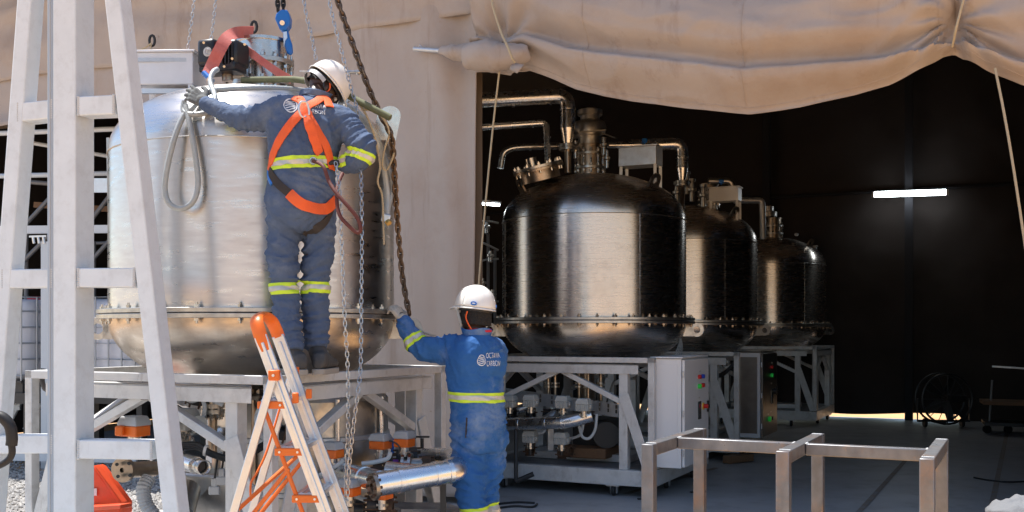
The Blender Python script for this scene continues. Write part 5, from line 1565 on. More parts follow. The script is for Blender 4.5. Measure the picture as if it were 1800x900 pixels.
t = thing('valve_row', 'row of small steel valves behind the orange actuators right of the ladder', 'valve', P(690, 830, 6.85), 0.)
for i, px in enumerate((640, 662, 690, 718, 742)):
    c = P(px, 815 - i * 2, 6.9)
    g = MB(); g.lathe([(.02, -.10), (.035, -.09), (.035, -.03), (.055, -.02), (.055, .02), (.035, .03), (.035, .09), (.02, .10)], 16, c, (1, .2, .1)); o = obj('valve', g, 'ss', t)
    g = MB(); g.cyl(c, c + V((0, 0, .14)), .012, 8); g.box(c + V((0, 0, .15)), (.10, .02, .012)); obj('lever', g, 'blue' if i == 2 else 'darkmetal', o)
# ================================================================ people
def ring(c, a, b, n=28, e=.85):
    out = []
    for k in range(n):
        t = 2 * math.pi * k / n
        out.append(V(c) + V(a) * math.copysign(abs(math.cos(t)) ** e, math.cos(t)) + V(b) * math.copysign(abs(math.sin(t)) ** e, math.sin(t)))
    return out
def capsule(mb, pts_, rs_, seg=16):
    """closed tapered limb with round ends"""
    p, r = [V(q) for q in pts_], list(rs_)
    d0, d1 = (p[0] - p[1]).normalized(), (p[-1] - p[-2]).normalized()
    P_, R_ = [], []
    for a in (80, 55, 28): P_.append(p[0] + d0 * r[0] * math.sin(R(a))); R_.append(r[0] * math.cos(R(a)))
    P_ += p; R_ += r
    for a in (28, 55, 80): P_.append(p[-1] + d1 * r[-1] * math.sin(R(a))); R_.append(r[-1] * math.cos(R(a)))
    mb.tube(P_, R_, seg)
def curve_limb(mb, joints, rs_, n=5):
    q = smoothline(joints, n)
    rr = []
    for i in range(len(q)):
        t = i / n
        a = min(int(t), len(rs_) - 2)
        rr.append(rs_[a] + (rs_[a + 1] - rs_[a]) * (t - a))
    capsule(mb, q, rr)
def remesh(mb, voxel, smooth=6, fac=.5):
    me = bpy.data.meshes.new('tmp')
    me.from_pydata([tuple(p) for p in mb.v], [], mb.f)
    bm = bmesh.new(); bm.from_mesh(me); bmesh.ops.recalc_face_normals(bm, faces=bm.faces); bm.to_mesh(me); bm.free()
    o = bpy.data.objects.new('tmp', me); SC.collection.objects.link(o)
    m = o.modifiers.new('r', 'REMESH'); m.mode = 'VOXEL'; m.voxel_size = voxel
    s = o.modifiers.new('s', 'SMOOTH'); s.iterations = smooth; s.factor = fac
    dg = bpy.context.evaluated_depsgraph_get(); dg.update()
    e = o.evaluated_get(dg).to_mesh()
    out = MB(); out.v = [V(v.co) for v in e.vertices]; out.f = [list(f.vertices) for f in e.polygons]; out.mi = [0] * len(out.f)
    nor = [V(v.normal) for v in e.vertices]
    o.evaluated_get(dg).to_mesh_clear()
    bpy.data.objects.remove(o); bpy.data.meshes.remove(me)
    return out, nor
def wrinkle(mb, nor, amp, fields):
    """fields: (point, axis, radius): folds run across the axis there"""
    for i, p in enumerate(mb.v):
        d = 0.
        q = p * 1.0
        base = fbm(q * 5.5, 4)
        d += amp * .55 * base
        w = V((noise.noise(q * 4), noise.noise(q * 4 + V((9, 0, 0))), noise.noise(q * 4 + V((0, 9, 0))))) * .085
        ridged = 0.
        for c, ax, rad, fr, k in fields:
            t = (p - c).length / rad
            if t < 1.7:
                s = (q + w - c).dot(ax) * fr
                e = (q - c).dot(ax.cross(V((.2, .5, .8)))) * fr * .20
                n1 = max(0, 1 - abs(noise.noise(V((s, e, 3.1)))) * 2.2) ** 2.2
                n2 = max(0, 1 - abs(noise.noise(V((s * 1.9 + 5, e * 1.6, 8.1)))) * 2.2) ** 2.2
                ridged += k * (n1 + .45 * n2 - .45) * math.exp(-t * t * 1.1)
        d += amp * ridged
        mb.v[i] = p + nor[i] * d
def bvh_of(mb): return BVHTree.FromPolygons([tuple(p) for p in mb.v], mb.f)
def band(mb, near, p0, p1, thick=.004, rmax=.3):
    """slice of a garment between two planes (points p0, p1 on the limb axis), lifted off the surface"""
    me = bpy.data.meshes.new('tmp'); me.from_pydata([tuple(p) for p in mb.v], [], mb.f)
    bm = bmesh.new(); bm.from_mesh(me)
    p0, p1 = V(p0), V(p1); d = (p1 - p0).normalized()
    dele = [f for f in bm.faces if (f.calc_center_median() - near).length > rmax]
    bmesh.ops.delete(bm, geom=dele, context='FACES')
    for c, n in ((p0, -d), (p1, d)):
        bmesh.ops.bisect_plane(bm, geom=bm.verts[:] + bm.edges[:] + bm.faces[:], plane_co=c, plane_no=n, clear_outer=True)
    bm.normal_update()
    for v in bm.verts: v.co += v.normal * thick
    out = MB(); bm.verts.index_update()
    out.v = [v.co.copy() for v in bm.verts]; out.f = [[v.index for v in f.verts] for f in bm.faces]; out.mi = [0] * len(out.f)
    bm.free(); bpy.data.meshes.remove(me)
    return out
def strap(bvh, path, w, off=.008, th=.004, n=9, lift=0.):
    """webbing laid on the garment: every path point is dropped onto it"""
    q = smoothline(path, n)
    P_, N_ = [], []
    eye = V((0, 0, EYE))
    for p in q:
        c, nn, _, _ = bvh.ray_cast(eye, (p - eye).normalized())
        if c is None: c, nn, _, _ = bvh.find_nearest(eye + (p - eye) * (5.62 / p.y if p.y < 5.9 else 6.2 / p.y))
        if nn.dot(eye - c) < 0: nn = -nn
        P_.append(c + nn * off); N_.append(nn)
    for _ in range(3):
        P_ = [P_[0]] + [(P_[i - 1] + P_[i] * 2 + P_[i + 1]) / 4 for i in range(1, len(P_) - 1)] + [P_[-1]]
        N_ = [N_[0]] + [(N_[i - 1] + N_[i] * 2 + N_[i + 1]).normalized() for i in range(1, len(N_) - 1)] + [N_[-1]]
    rings = []
    for i, p in enumerate(P_):
        d = (P_[min(i + 1, len(P_) - 1)] - P_[max(i - 1, 0)]).normalized()
        s = d.cross(N_[i]).normalized()
        nn = s.cross(d)
        h = w / 2
        rings.append([p - s * h - nn * th * 1.4, p - s * h, p + nn * th, p + s * h, p + s * h - nn * th * 1.4, p - nn * th * .6])
    g2 = MB(); g2.loft(rings)
    return g2
def hand(wrist, d, nrm, side, curl=.5, s=1.0, spread=.12, extra=0.0, thumb=.6):
    """d: wrist to knuckles, nrm: the way the palm faces, side: thumb side"""
    d = V(d).normalized(); nrm = V(nrm); nrm = (nrm - d * nrm.dot(d)).normalized(); sd = V(side); sd = (sd - d * sd.dot(d) - nrm * sd.dot(nrm)).normalized()
    mb = MB()
    W = V(wrist)
    capsule(mb, [W - d * .05 * s, W + d * .015 * s], [.030 * s, .029 * s], 12)
    for i, (off, pl, fl, fr) in enumerate(((.030, .088, .074, .0098), (.010, .092, .083, .0102), (-.010, .088, .077, .0098), (-.028, .080, .060, .0088))):
        k = W + d * (pl * s) + sd * (off * s)
        capsule(mb, [W + d * .01 * s + sd * off * .55 * s, k], [.018 * s, .0145 * s], 10)
        p = k
        ang = curl * (.55 + .08 * i) + extra * i
        dirv = (d + sd * spread * (1.5 - i) * .6).normalized()
        q, rr = [k - dirv * .01], [fr * 1.1 * s]
        for j, ln in enumerate((.45, .31, .24)):
            ax = dirv.cross(nrm).normalized()
            dirv = (Matrix.Rotation(ang * (1.0, 1.25, .8)[j], 3, ax) @ dirv).normalized()
            p = p + dirv * fl * ln * s
            q.append(p); rr.append(fr * s * (1.02, .92, .80)[j])
        capsule(mb, q, rr, 10)
    b = W + d * .022 * s + sd * .026 * s
    t1 = b + (d * .55 + sd * .75 + nrm * .35 * thumb).normalized() * .040 * s
    t2 = t1 + (d * .85 + sd * .30 + nrm * .6 * thumb).normalized() * .032 * s
    t3 = t2 + (d * .95 + sd * .02 + nrm * .8 * thumb).normalized() * .026 * s
    capsule(mb, [b, t1, t2, t3], [.017 * s, .0135 * s, .0118 * s, .0095 * s], 10)
    return mb
def head_mesh(c, fwd, up, s=1.0):
    """head about 0.23 tall around c, face towards fwd"""
    fwd, up = V(fwd).normalized(), V(up); up = (up - fwd * up.dot(fwd)).normalized(); lf = up.cross(fwd)
    Mx = Matrix((lf, fwd, up)).transposed()                     # local x = left, y = face, z = up
    def X(x, y, z): return V(c) + Mx @ (V((x, y, z)) * s)
    mb = MB()
    mb.sphere(X(0, -.012, .025), V((.076, .096, .092)) * s, 20, 14, Mx)
    mb.sphere(X(0, .022, -.045), V((.058, .066, .068)) * s, 18, 12, Mx)
    mb.sphere(X(0, .062, -.088), V((.030, .026, .024)) * s, 14, 10, Mx)
    capsule(mb, [X(0, .084, .012), X(0, .104, -.030)], [.011 * s, .016 * s], 10)
    for sx in (-1, 1):
        mb.sphere(X(sx * .017, .092, -.034), V((.012, .012, .010)) * s, 10, 8, Mx)
        mb.sphere(X(sx * .080, -.008, -.012), V((.010, .020, .033)) * s, 12, 8, Mx)
        mb.sphere(X(sx * .045, .066, -.022), V((.026, .022, .022)) * s, 12, 8, Mx)
        capsule(mb, [X(sx * .012, .094, .030), X(sx * .052, .078, .030)], [.011 * s, .009 * s], 8)
    capsule(mb, [X(-.020, .088, -.058), X(.020, .088, -.058)], [.011 * s, .011 * s], 8)
    capsule(mb, [X(-.018, .086, -.071), X(.018, .086, -.071)], [.011 * s, .011 * s], 8)
    return mb, X, Mx
def helmet(par, c, fwd, up, marks=False):
    fwd, up = V(fwd).normalized(), V(up); up = (up - fwd * up.dot(fwd)).normalized(); lf = up.cross(fwd)
    Mx = Matrix((lf, fwd, up)).transposed()
    def X(x, y, z): return V(c) + Mx @ (V((x, y, z)) * .94)
    g2 = MB()
    nu, nv = 56, 18
    def f(u, v):
        a = 2 * math.pi * u
        t = v * math.pi / 2
        cr = max(0, math.cos(t)) ** .82
        x, y, z = .118 * math.cos(a) * cr, .142 * math.sin(a) * cr, .142 * math.sin(t)
        rid = .006 * math.exp(-((x) / .022) ** 2) + .003 * math.exp(-((abs(x) - .05) / .014) ** 2)
        z += rid * min(1, v * 3)
        return X(x, y, z)
    g2.grid(nu, nv, f)
    h = obj('helmet', g2, 'helmet', par, smooth=60, solid=.005)
    g2 = MB()
    def br(u, v):
        a = 2 * math.pi * u
        front = max(0, math.sin(a)) ** 2.2
        w = (.010 + .052 * front) * v
        return X((.117 + w * .45) * math.cos(a), (.141 + w) * math.sin(a), -.003 - v * (.010 + .014 * front) + .006 * front * (1 - v))
    g2.grid(nu, 5, br); obj('brim', g2, 'helmet', h, smooth=60, solid=.005)
    g2 = MB(); g2.grid(nu, 3, lambda u, v: X(.100 * math.cos(2 * math.pi * u), .122 * math.sin(2 * math.pi * u), -.028 + .025 * v)); obj('headband', g2, 'black', h, smooth=60, solid=.004)
    if marks:
        for s in (-1, 1):
            for i in range(6):
                a = R(62 + i * 11) if s > 0 else R(118 - i * 11)
                y = .06 - i * .022
                z = .118 - .0022 * abs(i - 2) ** 2
                n_ = V((s * .55, 0, .83))
                p = X(s * .066, y, z)
                hit = None
                g3 = MB(); nn = Mx @ n_.normalized(); g3.cyl(p - nn * .02, p + nn * .006, .0048, 8); obj('vent_hole', g3, 'actgrey', h)
        for s in (-1, 1):
            p = X(s * .102, -.075, .020); nn = (Mx @ V((s * .86, -.5, .12))).normalized()
            ux = nn.cross(up).normalized(); uy = ux.cross(nn)
            g3 = MB(); g3.prism([p + nn * .000 + ux * .019 * math.cos(q) + uy * .012 * math.sin(q) for q in [k * .3142 for k in range(20)]], nn * .012); e = obj('helmet_badge', g3, 'blue', h, smooth=30)
            g3 = MB(); g3.prism([p + nn * .0122 + ux * .011 * math.cos(q) + uy * .004 * math.sin(q) for q in [k * .6283 for k in range(10)]], nn * .001); obj('badge_mark', g3, 'white', e, smooth=0)
    return h, X
def boot(par, heel, toe_dir, ankle, m='boot', k=1.13):
    """shoe from the heel point on the ground; ankle = point the cuff reaches"""
    d = V(toe_dir); d.z = 0; d.normalize(); s = V((0, 0, 1)).cross(d)
    H = V(heel)
    s, d = s * k, d * k
    g2 = MB()
    rr = []
    for y, w, h, z0 in ((-.035, .022, .05, .03), (-.02, .036, .09, .03), (.02, .041, .105, .03), (.08, .043, .095, .03), (.13, .048, .075, .03), (.18, .052, .062, .03), (.225, .046, .05, .03), (.252, .026, .035, .03)):
        c = H + d * y + V((0, 0, z0 + h / 2))
        rr.append(ring(c, s * w, V((0, 0, h / 2)), 20, .8))
    g2.loft(rr)
    capsule(g2, [H + d * .025 + V((0, 0, .07)), V(ankle)], [.048, .052], 16)
    mb, nor = remesh(g2, .007, 4)
    wrinkle(mb, nor, .004, [])
    b = obj('boot', mb, m, par, smooth=60)
    g2 = MB(); poly = []
    for y, w in ((-.045, .012), (-.035, .030), (.0, .040), (.06, .040), (.12, .045), (.18, .052), (.23, .046), (.262, .020)): poly.append((y, w))
    pl = [H + d * y + s * w for y, w in poly] + [H + d * y - s * w for y, w in reversed(poly)]
    g2.prism(pl, (0, 0, .032)); obj('sole', g2, 'sole', b, bev=.004)
    g2 = MB()
    for k in range(4): 
        c = H + d * (.075 + k * .022) + V((0, 0, .128 - k * .014))
        g2.tube([c - s * .024, c + d * .004 + V((0, 0, .004)), c + s * .024], .0035, 6)
    obj('laces', g2, 'actgrey', b).name = 'lace'
    return b
def emblem_and_text(par, garment, origin, right, up, inward, size, lines, em=None, er=None, sq=1.):
    """printed words and round emblem on the back, thrown onto the cloth"""
    bv = bvh_of(garment)
    right, up, inward = V(right).normalized(), V(up).normalized(), V(inward).normalized()
    def drop(x, y, lift=.0022):
        p = V(origin) + right * x + up * y - inward * .35
        h = bv.ray_cast(p, inward, .8)
        if h[0] is None: return None
        return h[0] + h[1] * lift if h[1].dot(inward) < 0 else h[0] - h[1] * lift
    for k, word in enumerate(lines):
        cu = bpy.data.curves.new('word', 'FONT'); cu.body = word; cu.size = size; cu.space_character = .98
        to = bpy.data.objects.new('tmp', cu); SC.collection.objects.link(to)
        dg = bpy.context.evaluated_depsgraph_get(); dg.update()
        me = to.evaluated_get(dg).to_mesh()
        bm = bmesh.new(); bm.from_mesh(me)
        to.evaluated_get(dg).to_mesh_clear(); bpy.data.objects.remove(to)
        bmesh.ops.triangulate(bm, faces=bm.faces)
        for _ in range(2): bmesh.ops.subdivide_edges(bm, edges=[e for e in bm.edges if e.calc_length() > .012], cuts=1)
        bmesh.ops.triangulate(bm, faces=bm.faces)
        bm.verts.index_update()
        g2 = MB(); ok = True
        for v in bm.verts:
            q = drop(v.co.x * sq, v.co.y - k * size * 1.05)
            g2.v.append(q if q is not None else V(origin))
        g2.f = [[v.index for v in f.verts] for f in bm.faces]; g2.mi = [0] * len(g2.f)
        bm.free()
        obj('printed_word', g2, 'textwhite', par, smooth=0, fixn=False)
    if True:
        r = er or size * .62
        cx, cy = em or (-r * 1.2, -size * .22)
        for kind in ('rim', 'leaf'):
            g2 = MB()
            if kind == 'rim':
                a0 = [drop(cx + math.cos(a) * r * q, cy + math.sin(a) * r * 1.25 * q) for q in (1, .86) for a in [2 * math.pi * k / 32 for k in range(32)]]
                if any(p is None for p in a0): continue
                g2.add(a0, [(k, (k + 1) % 32, 32 + (k + 1) % 32, 32 + k) for k in range(32)])
            else:
                for j in range(5):
                    y = (-.56 + .28 * j) * r * 1.25; hw = math.sqrt(max(0, 1 - (.56 - .28 * j) ** 2)) * r * .72
                    ps_ = []
                    for i in range(9):
                        t = -1 + i / 4
                        for e in (-.07, .07):
                            q = drop(cx + hw * t, cy + y + r * .12 * math.sin(t * 2.5 + j) + e * r * 1.2); ps_.append(q)
                    if any(p is None for p in ps_): continue
                    g2.add(ps_, [(2 * i, 2 * i + 2, 2 * i + 3, 2 * i + 1) for i in range(8)])
            obj('printed_emblem', g2, 'textwhite', par, smooth=0, fixn=False)

# ---------------------------------------------------------------- the upper worker, standing on the stand's edge, seen from behind
def upper_worker():
    w1 = thing('person', 'worker in navy coveralls and orange harness standing on the stand edge', 'person', (-1.16, 5.76, 1.31))
    a, b = V((.90, .43, 0)), V((-.43, .90, 0))                  # his right, his front
    Y = 5.70
    def S(px, py, hw, hd, yy=Y, e=.85): return ring(P(px, py, yy), a * hw, b * hd, 30, e)
    g2 = MB()
    g2.loft([S(529, 405, .150, .105, 5.70), S(529, 385, .188, .135, 5.70), S(530, 355, .198, .142, 5.70), S(530, 325, .186, .128, 5.70), S(531, 295, .176, .118, 5.70), S(534, 262, .198, .124, 5.71),
             S(537, 230, .216, .132, 5.73), S(542, 205, .214, .128, 5.76), S(546, 186, .165, .105, 5.79), S(551, 172, .085, .075, 5.81), S(553, 164, .064, .06, 5.82)])
    hipL, hipR = P(499, 378, 5.70), P(561, 378, 5.75)
    kneeL, kneeR = P(500, 505, 5.68), P(555, 503, 5.76)
    ankL, ankR = P(511, 602, 5.65), P(556, 598, 5.78)
    curve_limb(g2, [hipL, P(497, 440, 5.68), kneeL, P(505, 560, 5.66), ankL], [.098, .088, .073, .074, .077])
    curve_limb(g2, [hipR, P(559, 440, 5.76), kneeR, P(555, 560, 5.78), ankR], [.098, .088, .073, .074, .075])
    shL, elL, wrL = P(498, 196, 5.72), P(428, 208, 5.70), P(364, 182, 5.80)
    shR, elR, wrR = P(601, 214, 5.76), P(641, 263, 5.67), P(609, 289, 5.72)
    curve_limb(g2, [P(520, 205, 5.76), shL, P(462, 206, 5.71), elL, P(396, 198, 5.75), wrL], [.085, .092, .080, .066, .054, .046])
    curve_limb(g2, [P(575, 208, 5.76), shR, P(625, 240, 5.71), elR, P(629, 282, 5.68), wrR], [.085, .092, .076, .068, .056, .048])
    g2.sphere(P(530, 365, 5.68), (.175, .155, .12))
    suit, nor = remesh(g2, .0105, 7)
    X_, Z_ = V((1, 0, 0)), V((0, 0, 1))
    F_ = []
    for p, ax, rd, fr_, k in ((elR, V((.5, 0, -.85)), .16, 26, .9), (elL, V((1, 0, .2)), .17, 24, .9), (shL, V((.9, 0, .4)), .16, 22, .7), (shR, V((.6, 0, -.7)), .16, 22, .7),
                          (kneeL, V((.15, 0, 1)), .19, 22, .95), (kneeR, V((-.15, 0, 1)), .19, 22, .95), (ankL, Z_, .13, 30, 1.1), (ankR, Z_, .13, 30, 1.1),
                          (P(497, 445, Y), V((.3, 0, 1)), .2, 15, .9), (P(558, 445, Y), V((-.3, 0, 1)), .2, 15, .9), (P(505, 560, Y), V((.2, 0, 1)), .17, 19, .9), (P(554, 560, Y), V((-.2, 0, 1)), .17, 19, .9),
                          (P(530, 325, Y), V((.35, 0, 1)), .26, 20, .8), (P(500, 400, Y), V((.55, 0, .8)), .17, 24, .9), (P(562, 400, Y), V((-.55, 0, .8)), .17, 24, .9),
                          (P(560, 240, Y), V((.75, 0, .6)), .22, 16, .7), (P(500, 240, Y), V((.8, 0, .3)), .2, 16, .7)):
        F_.append((p, ax.normalized(), rd, fr_, k))
    wrinkle(suit, nor, .0185, F_)
    bv = bvh_of(suit)
    su = obj('coverall', suit, 'denim', w1, smooth=70)
    # body under the clothes: one skin
    g2 = MB()
    hc = P(568, 158, 5.92)
    fw, up = V((.55, .42, -.70)), V((.60, .34, .72))
    hm, HX, HM = head_mesh(hc, fw, up, .98)
    g2.add(hm.v, hm.f)
    capsule(g2, [P(548, 186, 5.80), P(557, 164, 5.86)], [.060, .056])
    g2.loft([S(529, 385, .14, .10), S(530, 340, .15, .11), S(531, 295, .14, .09), S(536, 230, .16, .10, 5.73), S(546, 190, .11, .08, 5.79)])
    for j in ([P(520, 205, 5.76), shL, elL, wrL, P(350, 174, 5.83)], [P(575, 208, 5.76), shR, elR, wrR, P(600, 293, 5.77)]): capsule(g2, j, [.06, .06, .045, .030, .027])
    for j in ([hipL, kneeL, ankL, P(518, 625, 5.70)], [hipR, kneeR, ankR, P(558, 622, 5.74)]): capsule(g2, j, [.08, .06, .045, .04])
    body, _ = remesh(g2, .0065, 4)
    bo = obj('body', body, 'skin', w1, smooth=70)
    for sx in (-1, 1):
        g2 = MB(); g2.sphere(HX(sx * .033, .080, .010), .012, 10, 8); obj('eye', g2, 'eye', bo)
        g2 = MB(); g2.sphere(HX(sx * .033, .089, .010), .0055, 8, 6); obj('pupil', g2, 'black', bo)
    g2 = MB(); g2.grid(30, 10, lambda u, v: HX(.080 * math.cos(2 * math.pi * u) * math.cos(v * 1.5 - .1), -.014 + (.098 * math.sin(2 * math.pi * u)) * math.cos(v * 1.5 - .1), .030 + .094 * math.sin(v * 1.5 - .1) - .05 * max(0, -math.sin(2 * math.pi * u)) * (1 - v))); obj('hair', g2, 'hair', w1, smooth=70)
    h, XX = helmet(w1, HX(0, -.004, .045), fw, up)
    g2 = MB()
    q = [HX(-.112 * math.cos(t), -.05 - .085 * math.sin(t) , -.008 + .01 * math.sin(t)) for t in [math.pi * k / 14 for k in range(15)]]
    for_r = [[p + HM @ V((0, 0, z)) + (p - HX(0, -.05, -.008)).normalized() * o_ for z, o_ in ((-.013, 0), (.013, 0), (.013, .003), (-.013, .003))] for p in q]
    g2.loft(for_r); obj('suspension_strap', g2, 'actgrey', h)
    g2 = MB(); g2.beam(HX(.02, -.14, -.002), HX(.115, -.145, .012), .022, .008); obj('ratchet_tab', g2, 'white', h)
    g2 = MB(); g2.tube(smoothline([HX(-.086, .015, .03), HX(-.092, .012, -.03), HX(-.07, .03, -.09), HX(0, .05, -.115)], 6), .005, 6); g2.tube(smoothline([HX(-.086, -.06, .02), HX(-.092, -.03, -.02), HX(-.092, .012, -.04)], 5), .005, 6); obj('chin_strap', g2, 'black', h)
    g2 = MB(); g2.tube(smoothline([HX(-.09, -.03, .03), HX(-.096, .002, 0), HX(-.09, .012, -.035)], 5), .0045, 6); g2.box(HX(-.094, .012, -.045), (.014, .018, .03)); obj('ear_plug_cord', g2, 'strap_orange', h)
    # collar
    g2 = MB()
    def coll(u, v):
        t = R(-250) + R(320) * u
        r0_ = .070 + .012 * v
        p = P(551, 173, 5.80) + a * math.cos(t) * (r0_ + .01) + b * math.sin(t) * r0_ + V((.012, 0.02, .036)) * v + V((0, 0, .008 * math.sin(t * 2)))
        return p
    g2.grid(36, 5, coll); obj('collar', g2, 'denim', su, smooth=70, solid=.006)
    # reflective tape
    def tapes(p, ax, w=.052, rm=.22):
        p = V(p); ax = V(ax).normalized()
        obj('reflective_tape', band(suit, p, p - ax * w / 2, p + ax * w / 2, .0035, rm), 'lime', su, smooth=70)
        obj('silver_stripe', band(suit, p, p - ax * w * .19, p + ax * w * .19, .0055, rm), 'silver', su, smooth=70)
    tapes(P(530, 291, 5.7), V((-.10, 0, 1)), .066, .26)
    tapes(kneeL.lerp(ankL, .03), V((-.05, 0, 1)), .062, .135)
    tapes(kneeR.lerp(ankR, .02), V((.05, 0, 1)), .062, .135)
    tapes(P(410, 206, 5.87), elL - wrL, .060, .13)
    tapes(P(643, 279, 5.67), V((.35, .1, .9)), .052, .12)
    # harness: straps cross at the ring between the shoulder blades
    D = P(534, 193, 5.6)
    hn = obj('harness', strap(bv, [P(520, 160, 5.62), P(527, 175, 5.6), D, P(515, 214, 5.55), P(493, 245, 5.5), P(480, 275, 5.5), P(474, 300, 5.5)], .048, .009), 'strap_orange', w1, smooth=50)
    obj('harness_strap', strap(bv, [P(574, 166, 5.62), P(556, 180, 5.6), D + V((.01, 0, 0)), P(556, 228, 5.5), P(574, 262, 5.5), P(582, 300, 5.5)], .048, .010), 'strap_orange', hn, smooth=50)
    obj('harness_strap', strap(bv, [P(539, 200, 5.6), P(545, 228, 5.5), P(553, 252, 5.5), P(560, 272, 5.5)], .052, .019), 'strap_orange', hn, smooth=50)
    obj('harness_strap', strap(bv, [P(476, 300, 5.5), P(486, 320, 5.5), P(505, 337, 5.45), P(512, 343, 5.45)], .045, .010), 'strap_black', hn, smooth=50)
    obj('seat_strap', strap(bv, [P(508, 341, 5.45), P(528, 357, 5.45), P(553, 367, 5.45), P(572, 367, 5.45), P(588, 353, 5.5)], .060, .012), 'strap_orange', hn, smooth=50)
    obj('leg_strap', strap(bv, [P(586, 352, 5.5), P(576, 382, 5.5), P(556, 402, 5.5), P(534, 410, 5.55)], .046, .009), 'strap_black', hn, smooth=50)
    obj('leg_strap', strap(bv, [P(474, 300, 5.5), P(474, 312, 5.5), P(480, 325, 5.55)], .02, .011), 'blue', hn, smooth=50)
    c, nn, _, _ = bv.find_nearest(D); c = c + nn * .026
    tri = [c + a * x * .9 + V((0, 0, z)) for x, z in ((-.004, .042), (.018, .036), (.030, -.018), (.008, -.042), (-.020, -.036), (-.034, .004), (-.022, .036))]
    g2 = MB(); g2.tube(smoothline(tri + [tri[0]], 5)[:-1], .0065, 8, closed=True); obj('carabiner', g2, 'alu', hn)
    g2 = MB(); g2.cyl(c + V((.004, 0, -.036)), c + V((.010, 0, -.062)), .010, 10); obj('carabiner_gate', g2, 'alu', hn)
    c2, n2, _, _ = bv.find_nearest(P(562, 275, 5.5)); c2 = c2 + n2 * .03
    g2 = MB(); g2.tube([c2 + V((math.cos(q) * .018, 0, math.sin(q) * .018)) for q in [k * .6283 for k in range(10)]], .005, 6, closed=True); obj('ring', g2, 'ss', hn)
    g2 = MB(); g2.tube(smoothline([c2, P(568, 292, 5.48), P(578, 318, 5.46), P(592, 340, 5.42), P(612, 363, 5.40), P(628, 383, 5.40), P(634, 402, 5.40), P(628, 409, 5.40), P(612, 396, 5.40), P(597, 378, 5.41), P(592, 352, 5.44), P(594, 325, 5.5), P(602, 305, 5.6)], 7), .0105, 9)
    obj('lanyard', g2, 'strap_maroon', hn, smooth=60)
    # gloves: left one spread on the dome, right one closed round the chain
    g2 = hand(wrL + V((-.012, .006, .006)), V((-.72, .25, .46)), V((.12, 1, -.35)), V((.5, .2, .85)), .42, 1.12, .2)
    capsule(g2, [wrL + V((.015, 0, -.005)), wrL + V((-.03, .01, .02))], [.036, .033], 14)
    gm, _ = remesh(g2, .0042, 3); gl = obj('glove', gm, 'glove', w1, smooth=70)
    g2 = hand(wrR + V((-.01, .0, 0)), V((-.95, .25, -.05)), V((-.2, -.2, -1)), V((-.2, -.9, .35)), 1.05, 1.04, .08)
    capsule(g2, [wrR + V((.02, 0, 0)), wrR + V((-.02, 0, 0))], [.038, .034], 14)
    gm, _ = remesh(g2, .0042, 3); obj('glove', gm, 'glove_black', w1, smooth=70)
    # boots and socks
    for an, hx, td in ((ankL, P(527, 655, 5.60), V((-.45, .75, 0))), (ankR, P(562, 657, 5.68), V((.05, 1, 0)))):
        hx.z = 1.312
        bt = boot(w1, hx, td, an + V((0, 0, -.035)), 'boot')
    emblem_and_text(w1, suit, P(538, 185, 5.6), a, V((.0, .2, 1)), b, .036, ['OCTAVIA', 'CARBON'], (-.070, 0.005), .036, .8)
    return w1
upper_worker()

